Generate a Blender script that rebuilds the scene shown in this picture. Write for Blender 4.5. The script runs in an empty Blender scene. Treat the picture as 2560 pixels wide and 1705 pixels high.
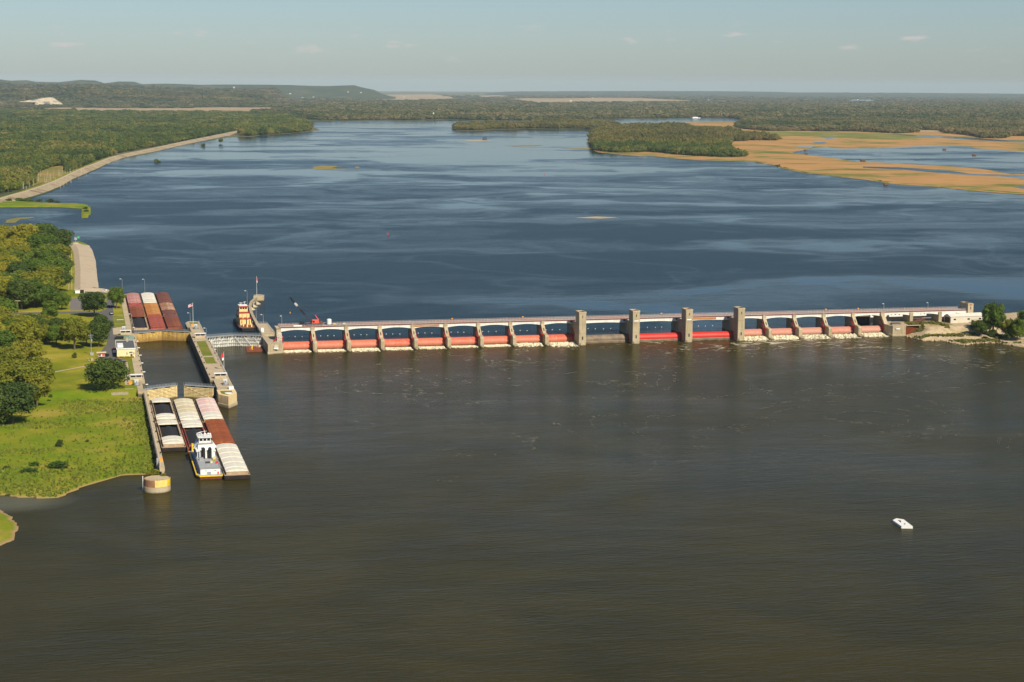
# River lock and dam seen from the air, looking upstream. Units: metres.
# X runs along the dam away from the lock, Y upstream, Z up; z = 0 is the lower pool, 4.6 the upper pool.
import bpy, bmesh, math, random
import numpy as np
from mathutils import Vector, Matrix
from mathutils.geometry import tessellate_polygon

SC = bpy.context.scene
COL = SC.collection
R = math.radians

# ---------------------------------------------------------------- camera
cam_d = bpy.data.cameras.new('camera')
cam = bpy.data.objects.new('camera', cam_d); COL.objects.link(cam)
PITCH, YAW, ROLL = 0.1414, 0.2349, 0.0055
_fw = Vector((math.sin(YAW)*math.cos(PITCH), math.cos(YAW)*math.cos(PITCH), -math.sin(PITCH)))
_r = Vector((math.cos(YAW), -math.sin(YAW), 0)); _u = _r.cross(_fw)
_r2 = _r*math.cos(ROLL)+_u*math.sin(ROLL); _u2 = -_r*math.sin(ROLL)+_u*math.cos(ROLL)
CAM = Vector((-114.2, -1068.8, 160.2))
cam.matrix_world = Matrix(((_r2.x, _u2.x, -_fw.x, CAM.x), (_r2.y, _u2.y, -_fw.y, CAM.y), (_r2.z, _u2.z, -_fw.z, CAM.z), (0, 0, 0, 1)))
cam_d.sensor_width = 36.0
cam_d.lens = 36.0*4470/2560
cam_d.clip_start = 1.0
cam_d.clip_end = 200000.0
SC.camera = cam

# ---------------------------------------------------------------- sky, sun, exposure
SUN_EL, SUN_AZ = 41.0, 160.0          # azimuth clockwise from +Y
world = bpy.data.worlds.new('World'); SC.world = world
world.use_nodes = True
wn = world.node_tree; wn.nodes.clear()
w_out = wn.nodes.new('ShaderNodeOutputWorld'); w_bg = wn.nodes.new('ShaderNodeBackground')
w_sky = wn.nodes.new('ShaderNodeTexSky'); w_sky.sky_type = 'NISHITA'; w_sky.sun_disc = False
w_sky.sun_elevation = R(SUN_EL); w_sky.sun_rotation = R(SUN_AZ)
w_sky.altitude = 400; w_sky.air_density = 1.0; w_sky.dust_density = 0.7; w_sky.ozone_density = 6.0
w_bg.inputs['Strength'].default_value = 0.066
# a thin scatter of small fair-weather clouds low over the horizon, the same all the way round
w_geo = wn.nodes.new('ShaderNodeTexCoord')
w_sep = wn.nodes.new('ShaderNodeSeparateXYZ'); wn.links.new(w_geo.outputs['Generated'], w_sep.inputs[0])
w_map = wn.nodes.new('ShaderNodeMapping'); w_map.inputs['Scale'].default_value = (42, 42, 170)
wn.links.new(w_geo.outputs['Generated'], w_map.inputs['Vector'])
w_noi = wn.nodes.new('ShaderNodeTexNoise'); w_noi.inputs['Scale'].default_value = 1.0; w_noi.inputs['Detail'].default_value = 5
w_noi.inputs['Roughness'].default_value = 0.55
wn.links.new(w_map.outputs[0], w_noi.inputs['Vector'])
w_cr = wn.nodes.new('ShaderNodeMapRange'); w_cr.inputs['From Min'].default_value = 0.60; w_cr.inputs['From Max'].default_value = 0.70
w_cr.inputs['To Max'].default_value = 0.6
wn.links.new(w_noi.outputs['Fac'], w_cr.inputs['Value'])
w_hr = wn.nodes.new('ShaderNodeMapRange'); w_hr.inputs['From Min'].default_value = 0.012; w_hr.inputs['From Max'].default_value = 0.022
wn.links.new(w_sep.outputs['Z'], w_hr.inputs['Value'])
w_h2 = wn.nodes.new('ShaderNodeMapRange'); w_h2.inputs['From Min'].default_value = 0.028; w_h2.inputs['From Max'].default_value = 0.037
w_h2.inputs['To Min'].default_value = 1.0; w_h2.inputs['To Max'].default_value = 0.0
wn.links.new(w_sep.outputs['Z'], w_h2.inputs['Value'])
w_band = wn.nodes.new('ShaderNodeMath'); w_band.operation = 'MULTIPLY'
wn.links.new(w_hr.outputs[0], w_band.inputs[0]); wn.links.new(w_h2.outputs[0], w_band.inputs[1])
w_mul = wn.nodes.new('ShaderNodeMath'); w_mul.operation = 'MULTIPLY'
wn.links.new(w_cr.outputs[0], w_mul.inputs[0]); wn.links.new(w_band.outputs[0], w_mul.inputs[1])
w_mix = wn.nodes.new('ShaderNodeMix'); w_mix.data_type = 'RGBA'
w_mix.inputs['B'].default_value = (7.8, 6.9, 6.8, 1)
wn.links.new(w_mul.outputs[0], w_mix.inputs['Factor'])
wn.links.new(w_sky.outputs[0], w_mix.inputs['A'])
wn.links.new(w_mix.outputs['Result'], w_bg.inputs['Color'])
wn.links.new(w_bg.outputs[0], w_out.inputs[0])

sun_d = bpy.data.lights.new('sun', 'SUN'); sun = bpy.data.objects.new('sun', sun_d); COL.objects.link(sun)
sun_d.energy = 5.0; sun_d.angle = R(0.55); sun_d.color = (1.0, 0.90, 0.70)
_s = Vector((math.sin(R(SUN_AZ))*math.cos(R(SUN_EL)), math.cos(R(SUN_AZ))*math.cos(R(SUN_EL)), math.sin(R(SUN_EL))))
sun.rotation_euler = _s.to_track_quat('Z', 'Y').to_euler()
sun.location = (0, -200, 400)

SC.view_settings.view_transform = 'Standard'; SC.view_settings.look = 'None'
SC.view_settings.exposure = 0.38; SC.view_settings.gamma = 1.0; SC.view_settings.use_curve_mapping = False
SC.render.engine = 'CYCLES'
SC.cycles.use_denoising = True
SC.cycles.max_bounces = 6; SC.cycles.diffuse_bounces = 2; SC.cycles.glossy_bounces = 3; SC.cycles.transmission_bounces = 3
SC.cycles.transparent_max_bounces = 8; SC.cycles.volume_bounces = 0
SC.cycles.caustics_reflective = False; SC.cycles.caustics_refractive = False
SC.cycles.sample_clamp_indirect = 6.0
SC.render.film_transparent = False
rnd = random.Random(25)

# ---------------------------------------------------------------- helpers
FINE = {'handrail','stiffener','cap_stud','deck_gear','flowers','toe_board','flange','ladder'}      # pieces too small to pick apart, kept as one part
class MB:
    """collects shapes, then links them as ONE mesh object"""
    def __init__(s): s.v = []; s.f = []
    def add(s, vs, fs):
        o = len(s.v); s.v.extend([tuple(p) for p in vs]); s.f.extend([tuple(i+o for i in f) for f in fs]); return s
    def box(s, x0, x1, y0, y1, z0, z1):
        return s.add([(x0,y0,z0),(x1,y0,z0),(x1,y1,z0),(x0,y1,z0),(x0,y0,z1),(x1,y0,z1),(x1,y1,z1),(x0,y1,z1)],
                     [(3,2,1,0),(4,5,6,7),(0,1,5,4),(1,2,6,5),(2,3,7,6),(3,0,4,7)])
    def cbox(s, c, sz): return s.box(c[0]-sz[0]/2, c[0]+sz[0]/2, c[1]-sz[1]/2, c[1]+sz[1]/2, c[2]-sz[2]/2, c[2]+sz[2]/2)
    def prism(s, poly, z0, z1, top=None):
        n = len(poly); top = top or poly
        vs = [(p[0],p[1],z0) for p in poly]+[(p[0],p[1],z1 if len(p) < 3 else p[2]) for p in top]
        if sum(poly[i][0]*poly[(i+1)%n][1]-poly[(i+1)%n][0]*poly[i][1] for i in range(n)) < 0:
            vs = vs[:n][::-1]+vs[n:][::-1]
        fs = [tuple(range(n))[::-1], tuple(range(n, 2*n))]+[(i,(i+1)%n,n+(i+1)%n,n+i) for i in range(n)]
        return s.add(vs, fs)
    def xprism(s, prof, x0, x1):
        """prof: (y, z) outline extruded along x"""
        n = len(prof); a = sum(prof[i][0]*prof[(i+1)%n][1]-prof[(i+1)%n][0]*prof[i][1] for i in range(n))
        if a < 0: prof = prof[::-1]
        vs = [(x0,p[0],p[1]) for p in prof]+[(x1,p[0],p[1]) for p in prof]
        return s.add(vs, [tuple(range(n))[::-1], tuple(range(n,2*n))]+[(i,(i+1)%n,n+(i+1)%n,n+i) for i in range(n)])
    def yprism(s, prof, y0, y1):
        """prof: (x, z) outline extruded along y"""
        n = len(prof); a = sum(prof[i][0]*prof[(i+1)%n][1]-prof[(i+1)%n][0]*prof[i][1] for i in range(n))
        if a > 0: prof = prof[::-1]
        vs = [(p[0],y0,p[1]) for p in prof]+[(p[0],y1,p[1]) for p in prof]
        return s.add(vs, [tuple(range(n))[::-1], tuple(range(n,2*n))]+[(i,(i+1)%n,n+(i+1)%n,n+i) for i in range(n)])
    def tube(s, p, q, r, r2=None, n=8):
        p, q = Vector(p), Vector(q); d = (q-p).normalized(); r2 = r if r2 is None else r2
        a = d.orthogonal().normalized(); b = d.cross(a)
        vs = [p+(a*math.cos(2*math.pi*i/n)+b*math.sin(2*math.pi*i/n))*r for i in range(n)]
        vs += [q+(a*math.cos(2*math.pi*i/n)+b*math.sin(2*math.pi*i/n))*r2 for i in range(n)]
        return s.add(vs, [tuple(range(n))[::-1], tuple(range(n,2*n))]+[(i,(i+1)%n,n+(i+1)%n,n+i) for i in range(n)])
    def bar(s, p, q, w, h):
        """rectangular bar from p to q, w wide, h high"""
        p, q = Vector(p), Vector(q); d = (q-p).normalized()
        up = Vector((0,0,1)) if abs(d.z) < .95 else Vector((0,1,0))
        a = d.cross(up).normalized()*w/2; b = a.normalized().cross(d).normalized()*h/2
        vs = [p-a-b,p+a-b,p+a+b,p-a+b,q-a-b,q+a-b,q+a+b,q-a+b]
        return s.add(vs, [(0,1,2,3),(7,6,5,4),(0,4,5,1),(1,5,6,2),(2,6,7,3),(3,7,4,0)])
    def ball(s, c, r, n=10, m=6, sq=(1,1,1)):
        vs = [(c[0],c[1],c[2]+r*sq[2])]; fs = []
        for j in range(1, m):
            t = math.pi*j/m
            for i in range(n):
                a = 2*math.pi*i/n; vs.append((c[0]+r*sq[0]*math.sin(t)*math.cos(a), c[1]+r*sq[1]*math.sin(t)*math.sin(a), c[2]+r*sq[2]*math.cos(t)))
        vs.append((c[0],c[1],c[2]-r*sq[2])); L = len(vs)-1
        for i in range(n):
            fs.append((0,1+i,1+(i+1)%n)); fs.append((L,L-n+(i+1)%n,L-n+i))
            for j in range(m-2): fs.append((1+j*n+i,1+(j+1)*n+i,1+(j+1)*n+(i+1)%n,1+j*n+(i+1)%n))
        return s.add(vs, fs)
    def mesh(s, name):
        m = bpy.data.meshes.new(name); m.from_pydata(s.v, [], s.f); m.update(); return m
    def pieces(s):
        """the collected shapes, one MB per connected piece"""
        p = list(range(len(s.v)))
        def find(i):
            while p[i] != i: p[i] = p[p[i]]; i = p[i]
            return i
        for f in s.f:
            for k in f[1:]: p[find(k)] = find(f[0])
        out = {}
        for f in s.f: out.setdefault(find(f[0]), []).append(f)
        res = []
        for fs in out.values():
            m = MB(); ix = {}
            for f in fs:
                for k in f:
                    if k not in ix: ix[k] = len(m.v); m.v.append(s.v[k])
                m.f.append(tuple(ix[k] for k in f))
            res.append(m)
        return res
    def each(s, name, mat, parent=None, **k):
        """every connected piece as an object of its own"""
        return [m.build(name, mat, parent, **k) for m in s.pieces()]
    def build(s, name, mat, parent=None, loc=None, rz=0, smooth=False, bevel=0):
        m = s.mesh(name); o = bpy.data.objects.new(name, m); COL.objects.link(o)
        if mat: m.materials.append(mat)
        if parent: o.parent = parent
        if name in FINE: o['kind'] = 'stuff'
        if loc: o.location = loc
        if rz: o.rotation_euler.z = rz
        if smooth:
            for p in m.polygons: p.use_smooth = True
        if bevel:
            b = o.modifiers.new('bevel', 'BEVEL'); b.width = bevel; b.segments = 2; b.limit_method = 'ANGLE'
        return o

def tag(o, label=None, cat=None, group=None, kind=None):
    if label: o['label'] = label
    if cat: o['category'] = cat
    if group: o['group'] = group
    if kind: o['kind'] = kind
    return o
def thing(name, label, cat, loc=(0,0,0), rz=0, group=None):
    o = bpy.data.objects.new(name, None); COL.objects.link(o); o.empty_display_size = 1
    o.location = loc; o.rotation_euler.z = rz
    return tag(o, label, cat, group)
KIDS = {}
def copy_tree(o, parent=None):
    c = o.copy(); COL.objects.link(c); c.parent = parent
    for ch in list(o.children): copy_tree(ch, c)
    return c
ORD = ['first','second','third','fourth','fifth','sixth','seventh','eighth','ninth','tenth','eleventh','twelfth','thirteenth','fourteenth']
def dia(w, h, pts=8): return [(w*math.cos(2*math.pi*i/pts), h*math.sin(2*math.pi*i/pts)) for i in range(pts)]

# ---------------------------------------------------------------- materials
MATS = {}
def node_mat(name):
    m = bpy.data.materials.new(name); m.use_nodes = True; nt = m.node_tree
    b = nt.nodes['Principled BSDF']; MATS[name] = m
    return m, nt, b
def noise(nt, vec, scale, detail=4, rough=.55):
    n = nt.nodes.new('ShaderNodeTexNoise'); n.inputs['Scale'].default_value = scale
    n.inputs['Detail'].default_value = detail; n.inputs['Roughness'].default_value = rough
    if vec is not None: nt.links.new(vec, n.inputs['Vector'])
    return n
def ramp(nt, fac, a, b, lo=0.0, hi=1.0):
    n = nt.nodes.new('ShaderNodeMapRange'); n.inputs['From Min'].default_value = a; n.inputs['From Max'].default_value = b
    n.inputs['To Min'].default_value = lo; n.inputs['To Max'].default_value = hi
    nt.links.new(fac, n.inputs['Value']); return n.outputs[0]
def mix(nt, fac, a, b):
    n = nt.nodes.new('ShaderNodeMix'); n.data_type = 'RGBA'
    if isinstance(fac, float): n.inputs['Factor'].default_value = fac
    else: nt.links.new(fac, n.inputs['Factor'])
    for k, c in (('A', a), ('B', b)):
        if isinstance(c, tuple): n.inputs[k].default_value = (c[0], c[1], c[2], 1)
        else: nt.links.new(c, n.inputs[k])
    return n.outputs['Result']
def math_n(nt, op, a, b=None):
    n = nt.nodes.new('ShaderNodeMath'); n.operation = op
    for i, c in enumerate((a, b)):
        if c is None: continue
        if isinstance(c, (int, float)): n.inputs[i].default_value = c
        else: nt.links.new(c, n.inputs[i])
    return n.outputs[0]
def pos(nt, scale=(1,1,1), obj=False, loc=(0,0,0), rot=(0,0,0)):
    if obj: g = nt.nodes.new('ShaderNodeTexCoord').outputs['Object']
    else: g = nt.nodes.new('ShaderNodeNewGeometry').outputs['Position']
    if scale == (1,1,1) and loc == (0,0,0) and rot == (0,0,0): return g
    mp = nt.nodes.new('ShaderNodeMapping'); mp.inputs['Scale'].default_value = scale; mp.inputs['Location'].default_value = loc
    mp.inputs['Rotation'].default_value = rot
    nt.links.new(g, mp.inputs['Vector']); return mp.outputs[0]
def bump(nt, b, h, strength, dist=1.0):
    n = nt.nodes.new('ShaderNodeBump'); n.inputs['Strength'].default_value = strength; n.inputs['Distance'].default_value = dist
    nt.links.new(h, n.inputs['Height']); nt.links.new(n.outputs[0], b.inputs['Normal']); return n
def weathered(name, c1, c2, scale=.35, lo=.40, hi=.62, rough=.75, stain=None, stain_amt=.6, streak=True, metallic=0, spec=.3, obj=False, fine=.12, bands=(), vary=None):
    """two tones in blotches, with vertical run-off streaks of a stain colour"""
    m, nt, b = node_mat(name)
    p = pos(nt, obj=obj)
    n = noise(nt, p, scale, 5)
    c = mix(nt, ramp(nt, n.outputs['Fac'], lo, hi), c1, c2)
    if stain:
        ps = pos(nt, (1.3, 1.3, .14) if streak else (1, 1, 1), obj=obj, loc=(7, 3, 1))
        n2 = noise(nt, ps, .8, 6, .6)
        c = mix(nt, ramp(nt, n2.outputs['Fac'], .5, .72, 0, stain_amt), c, stain)
    if vary:                                  # paint of different age from piece to piece
        c = mix(nt, math_n(nt, 'MULTIPLY', nt.nodes.new('ShaderNodeObjectInfo').outputs['Random'], vary[1]), c, vary[0])
    for (za, zb, bc, amt) in bands:          # grime, chalking or painted-in shade below a wavering line, from za (full) to zb (none)
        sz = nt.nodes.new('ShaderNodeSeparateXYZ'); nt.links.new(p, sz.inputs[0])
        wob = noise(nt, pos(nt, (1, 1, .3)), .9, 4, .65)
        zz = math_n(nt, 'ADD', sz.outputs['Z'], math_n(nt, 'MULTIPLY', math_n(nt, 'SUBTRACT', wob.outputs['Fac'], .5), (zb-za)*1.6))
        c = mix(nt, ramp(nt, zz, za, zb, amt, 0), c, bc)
    n3 = noise(nt, p, 3.1, 4, .7)
    c = mix(nt, ramp(nt, n3.outputs['Fac'], .35, .7, 0, fine*2), c, tuple(x*.45 for x in c1))
    nt.links.new(c, b.inputs['Base Color'])
    b.inputs['Roughness'].default_value = rough; b.inputs['Metallic'].default_value = metallic
    b.inputs['Specular IOR Level'].default_value = spec
    bump(nt, b, n3.outputs['Fac'], .25, .05)
    return m
def plain(name, c, rough=.6, metallic=0, var=.25, scale=.8, spec=.35):
    return weathered(name, c, tuple(min(1, x*(1+var)) for x in c), scale, .4, .65, rough, metallic=metallic, spec=spec)

concrete = weathered('concrete', (.40,.325,.205), (.47,.39,.26), .12, stain=(.15,.12,.085), stain_amt=.7, fine=.2, bands=((.9,1.7,(.16,.125,.075),.75),))
concrete_pale = weathered('concrete_pale', (.45,.37,.25), (.52,.44,.31), .2, stain=(.24,.18,.12), stain_amt=.55, fine=.2, bands=((.15,.7,(.12,.10,.06),.8),))
concrete_walk = weathered('concrete_walk', (.43,.34,.22), (.49,.40,.27), .15, stain=(.30,.23,.15), streak=False, stain_amt=.5)
concrete_cell = weathered('concrete_cell', (.68,.53,.28), (.72,.59,.36), .25, stain=(.42,.17,.05), stain_amt=.65, bands=((1.6,2.6,(.36,.26,.13),.5),))
concrete_dark = weathered('concrete_dark', (.16,.14,.115), (.20,.18,.15), .2, stain=(.08,.07,.06))
concrete_wet_shade = weathered('concrete_wet_shade', (.40,.325,.205), (.47,.39,.26), .12, stain=(.15,.12,.085), stain_amt=.7, fine=.2, bands=((4.6,5.5,(.035,.033,.03),.9),))  # near-black lower band: wet concrete plus the chamber face's shade, painted into the colour
steel_grey = plain('steel_grey', (.33,.35,.37), .5, .3)
steel_dark = plain('steel_dark', (.045,.045,.05), .6)
black_paint = plain('black_paint', (.012,.012,.014), .55)
white_paint = weathered('white_paint', (.74,.74,.72), (.80,.80,.78), .4, stain=(.5,.46,.40), stain_amt=.25, rough=.45)
white_beam = weathered('white_beam', (.66,.66,.62), (.74,.74,.71), .3, stain=(.45,.38,.28), stain_amt=.45)
grey_deck = plain('grey_deck', (.30,.31,.33), .7)
grey_roof = plain('grey_roof', (.085,.09,.10), .85)
rail_red = plain('rail_red', (.33,.18,.15), .6)
rail_grey = plain('rail_grey', (.50,.45,.42), .6)
gate_red = weathered('gate_red', (.56,.075,.035), (.52,.12,.07), .22, .42, .6, .55, stain=(.52,.34,.22), stain_amt=.65, obj=True, vary=((.50,.20,.13),.6), bands=((.4,3.4,(.56,.26,.17),.65),(.2,1.0,(.24,.16,.08),.8)))
gate_red_pale = weathered('gate_red_pale', (.50,.16,.115), (.47,.21,.16), .3, .42, .6, .6, stain=(.48,.36,.25), stain_amt=.65, obj=True, vary=((.46,.25,.19),.8), bands=((1.0,2.6,(.46,.30,.20),.6),(.6,1.5,(.20,.13,.07),.85)))
gate_red_bright = weathered('gate_red_bright', (.58,.018,.012), (.50,.03,.02), .25, .42, .6, .5, stain=(.25,.05,.03), stain_amt=.6, obj=True, bands=((.5,1.6,(.20,.05,.03),.7),))
gate_arm_red = plain('gate_arm_red', (.40,.02,.02), .55)
gate_brown = weathered('gate_brown', (.13,.11,.085), (.22,.17,.11), .3, .42, .6, .6, stain=(.33,.07,.03), stain_amt=.6, obj=True)
rust = weathered('rust', (.21,.055,.028), (.29,.095,.045), .5, stain=(.10,.032,.022), stain_amt=.8, fine=.25, streak=False, rough=.85, obj=True, vary=((.12,.04,.028), 0.55))
rust_orange = weathered('rust_orange', (.32,.085,.022), (.25,.05,.02), .35, stain=(.48,.20,.05), stain_amt=.7, fine=.25, streak=False, rough=.85, obj=True, vary=((.20,.05,.02), 0.6))
rust_dark = weathered('rust_dark', (.15,.05,.038), (.20,.075,.055), .5, stain=(.30,.17,.12), stain_amt=.5, fine=.25, streak=False, rough=.85, obj=True, vary=((.10,.035,.026), 0.6))
rust_patch = weathered('rust_patch', (.22,.07,.04), (.52,.36,.23), .8, .44, .54, stain=(.20,.05,.03), stain_amt=.7, streak=False, rough=.85, obj=True, vary=((.20,.07,.04), 0.5))
rust_red = weathered('rust_red', (.40,.10,.07), (.33,.07,.045), .5, stain=(.17,.035,.02), stain_amt=.8, fine=.25, streak=False, rough=.8, obj=True, vary=((.24,.06,.035), 0.55))
rust_yellow = weathered('rust_yellow', (.46,.16,.035), (.52,.29,.09), .3, .4, .6, stain=(.28,.07,.02), stain_amt=.7, streak=False, rough=.85, obj=True, vary=((.34,.13,.04), 0.6))
fibre_white = weathered('fibre_white', (.74,.71,.62), (.68,.65,.56), .25, stain=(.46,.38,.26), stain_amt=.55, streak=False, rough=.5, obj=True, vary=((.60,.55,.45), 0.5))
fibre_cream = weathered('fibre_cream', (.66,.58,.40), (.70,.64,.49), .25, stain=(.38,.24,.11), stain_amt=.7, streak=False, rough=.5, obj=True, vary=((.52,.44,.28), 0.6))
fibre_pink = weathered('fibre_pink', (.66,.40,.37), (.72,.58,.52), .45, stain=(.46,.20,.16), stain_amt=.7, streak=False, rough=.55, obj=True, vary=((.72,.62,.56), 0.8))
fibre_rose = weathered('fibre_rose', (.46,.19,.17), (.58,.40,.35), .9, .45, .55, stain=(.36,.09,.06), stain_amt=.8, fine=.25, streak=False, rough=.6, obj=True, vary=((.34,.12,.10), 0.6))
deck_tan = weathered('deck_tan', (.42,.34,.24), (.36,.25,.16), .5, stain=(.24,.09,.04), stain_amt=.6, streak=False, obj=True)
hull_black = weathered('hull_black', (.014,.012,.012), (.022,.016,.014), .5, stain=(.07,.025,.012), stain_amt=.5, obj=True)
coal = plain('coal', (.013,.013,.014), .85, var=.6, scale=1.5)
gate_yellow = weathered('gate_yellow', (.70,.46,.11), (.72,.51,.18), .5, .4, .6, stain=(.26,.10,.03), stain_amt=.8, obj=True, bands=((.6,3.4,(.30,.15,.045),.7),))
gate_cream = weathered('gate_cream', (.80,.62,.29), (.82,.68,.38), .5, .4, .6, stain=(.42,.2,.06), stain_amt=.5, obj=True)
gate_back = weathered('gate_back', (.10,.045,.02), (.15,.07,.03), .6, rough=.85)
gate_white = weathered('gate_white', (.56,.56,.53), (.63,.62,.58), .4, stain=(.30,.24,.14), stain_amt=.55, obj=True)
boat_yellow = plain('boat_yellow', (.74,.56,.24), .5, var=.12)
boat_red = plain('boat_red', (.30,.018,.018), .5)
trim_yellow = plain('trim_yellow', (.70,.46,.02), .5)
office_cream = plain('office_cream', (.72,.62,.36), .7, var=.08)
red_paint = plain('red_paint', (.50,.025,.02), .5)
crane_red = plain('crane_red', (.58,.09,.06), .5)
orange_paint = plain('orange_paint', (.72,.30,.02), .5)
green_paint = plain('green_paint', (.02,.42,.10), .5)
asphalt = weathered('asphalt', (.105,.10,.10), (.125,.12,.115), .1, stain=(.08,.075,.075), streak=False, rough=.9)
asphalt_pale = weathered('asphalt_pale', (.16,.145,.14), (.18,.165,.155), .1, stain=(.12,.11,.105), streak=False, rough=.9)
wood_grey = plain('wood_grey', (.30,.26,.20), .85)
wood_pole = plain('wood_pole', (.23,.13,.07), .85)
bark = plain('bark', (.10,.075,.05), .9)
bark_pale = plain('bark_pale', (.42,.37,.30), .9)
sand = weathered('sand', (.40,.29,.16), (.46,.35,.21), .08, stain=(.28,.20,.11), streak=False, rough=.95)
cloth_red = plain('cloth_red', (.52,.03,.035), .8)
cloth_white = plain('cloth_white', (.78,.77,.76), .8)
cloth_blue = plain('cloth_blue', (.03,.04,.18), .8)

def glassy(name, c, rough=.08):
    m, nt, b = node_mat(name); b.inputs['Base Color'].default_value = (*c, 1); b.inputs['Roughness'].default_value = rough
    b.inputs['Specular IOR Level'].default_value = .6; return m
window_glass = glassy('window_glass', (.012,.014,.017))

def car_paint(name, c):
    m, nt, b = node_mat(name); b.inputs['Base Color'].default_value = (*c, 1); b.inputs['Roughness'].default_value = .3
    b.inputs['Coat Weight'].default_value = .6; return m
tyre_rubber = plain('tyre_rubber', (.015,.015,.015), .9)
CARS = {n: car_paint('car_'+n, c) for n, c in (('dark', (.015,.016,.02)), ('silver', (.42,.43,.44)), ('white', (.72,.72,.70)), ('red', (.35,.02,.025)), ('blue', (.03,.05,.10)))}

def water_mat(name, base, deep, wave, calm, foam=False, spec=.5):
    """silty river water: small wind waves, smooth slicks between ruffled patches, optional foam trails below the dam"""
    m, nt, b = node_mat(name)
    P = pos(nt)
    rot = (0, 0, R(-12))
    pm = pos(nt, (.0026, .0040, 1), rot=rot)
    warp = noise(nt, pos(nt, (.004, .004, 1)), 1.0, 3)
    vadd = nt.nodes.new('ShaderNodeVectorMath'); vadd.operation = 'MULTIPLY_ADD'
    nt.links.new(warp.outputs['Color'], vadd.inputs[0]); vadd.inputs[1].default_value = (2.0, 1.6, 0); nt.links.new(pm, vadd.inputs[2])
    big = noise(nt, vadd.outputs[0], 1.0, 6, .58); big.inputs['Distortion'].default_value = .5
    sepy = nt.nodes.new('ShaderNodeSeparateXYZ'); nt.links.new(P, sepy.inputs[0])
    shelter_ = ramp(nt, sepy.outputs['Y'], 200, 3000, -.07, .11)          # the upper reach lies in the lee of the woods
    patch = ramp(nt, math_n(nt, 'SUBTRACT', big.outputs['Fac'], shelter_), calm[0], calm[1])
    tl = noise(nt, pos(nt, (.0030, .0022, 1), loc=(5, 2, 0), rot=(0, 0, R(28))), 1.0, 4, .5); tl.inputs['Distortion'].default_value = .9
    trail = ramp(nt, math_n(nt, 'ABSOLUTE', math_n(nt, 'SUBTRACT', tl.outputs['Fac'], .5)), .003, .016, .28, 0)      # slicks trailing with the current
    patch = math_n(nt, 'MULTIPLY', patch, math_n(nt, 'SUBTRACT', 1.0, trail))
    w1 = noise(nt, pos(nt, (.18, .55, 1), rot=rot), 1.0, 4, .6)
    w2 = noise(nt, pos(nt, (.035, .10, 1), rot=rot), 1.0, 3, .55)
    swirl = noise(nt, pos(nt, (.009, .012, 1)), 1.0, 5, .6); swirl.inputs['Distortion'].default_value = 1.4
    h = math_n(nt, 'ADD', math_n(nt, 'MULTIPLY', w1.outputs['Fac'], 1.0), math_n(nt, 'MULTIPLY', w2.outputs['Fac'], 1.4))
    st = math_n(nt, 'ADD', math_n(nt, 'MULTIPLY', patch, wave[1]-wave[0]), wave[0])
    bn = bump(nt, b, h, 1.0, 1.0); nt.links.new(st, bn.inputs['Strength'])
    c = mix(nt, ramp(nt, swirl.outputs['Fac'], .35, .65), base, deep)
    rough = ramp(nt, patch, 0, 1, .09, .26)
    if foam:
        sep = nt.nodes.new('ShaderNodeSeparateXYZ'); nt.links.new(P, sep.inputs[0])
        near = math_n(nt, 'POWER', ramp(nt, sep.outputs['Y'], -190, 4), 1.4)
        right = ramp(nt, sep.outputs['X'], 120, 330, .4, 1.1)
        lock = ramp(nt, sep.outputs['X'], -6, 8)
        f1 = noise(nt, pos(nt, (.07, .11, 1)), 1.0, 8, .72); f1.inputs['Distortion'].default_value = 2.2
        f2 = noise(nt, pos(nt, (.012, .014, 1)), 1.0, 4, .6)
        amt = math_n(nt, 'MULTIPLY', math_n(nt, 'MULTIPLY', near, right), math_n(nt, 'MULTIPLY', lock, ramp(nt, f2.outputs['Fac'], .3, .7, .3, 1.0)))
        thr = math_n(nt, 'SUBTRACT', .72, math_n(nt, 'MULTIPLY', amt, .29))
        k = math_n(nt, 'MULTIPLY', math_n(nt, 'SUBTRACT', f1.outputs['Fac'], thr), 8.0)
        kc = nt.nodes.new('ShaderNodeClamp'); nt.links.new(k, kc.inputs[0])
        # a few long drifting foam lines further down the river
        ln = noise(nt, pos(nt, (.009, .007, 1), loc=(3, 1, 0)), 1.0, 5, .6); ln.inputs['Distortion'].default_value = 1.2
        line = math_n(nt, 'ABSOLUTE', math_n(nt, 'SUBTRACT', ln.outputs['Fac'], .5))
        lk = math_n(nt, 'MULTIPLY', ramp(nt, line, .0, .007, 1, 0), ramp(nt, f1.outputs['Fac'], .48, .64, 0, .34))
        lk = math_n(nt, 'MULTIPLY', lk, math_n(nt, 'MULTIPLY', ramp(nt, sep.outputs['Y'], -420, -80), lock))
        fk = math_n(nt, 'MAXIMUM', kc.outputs[0], lk)
        dv = nt.nodes.new('ShaderNodeVectorMath'); dv.operation = 'DISTANCE'; nt.links.new(pos(nt, (1, 1.5, 0)), dv.inputs[0]); dv.inputs[1].default_value = (-146, -367*1.5, 0)
        c = mix(nt, ramp(nt, math_n(nt, 'ADD', dv.outputs['Value'], math_n(nt, 'MULTIPLY', f2.outputs['Fac'], 14)), 18, 36, .75, 0), c, (.105, .105, .075))      # silt clouding the shallow inlet
        c = mix(nt, fk, c, (.66, .61, .46))
        rmx = nt.nodes.new('ShaderNodeMix'); nt.links.new(fk, rmx.inputs['Factor']); nt.links.new(rough, rmx.inputs['A']); rmx.inputs['B'].default_value = .8
        rough = rmx.outputs['Result']
    nt.links.new(c, b.inputs['Base Color']); nt.links.new(rough, b.inputs['Roughness'])
    b.inputs['IOR'].default_value = 1.33; b.inputs['Specular IOR Level'].default_value = spec
    return m
water_lower = water_mat('water_lower', (.026,.0225,.005), (.038,.031,.0065), (.16, .34), (.42, .62), foam=True, spec=.04)
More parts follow.
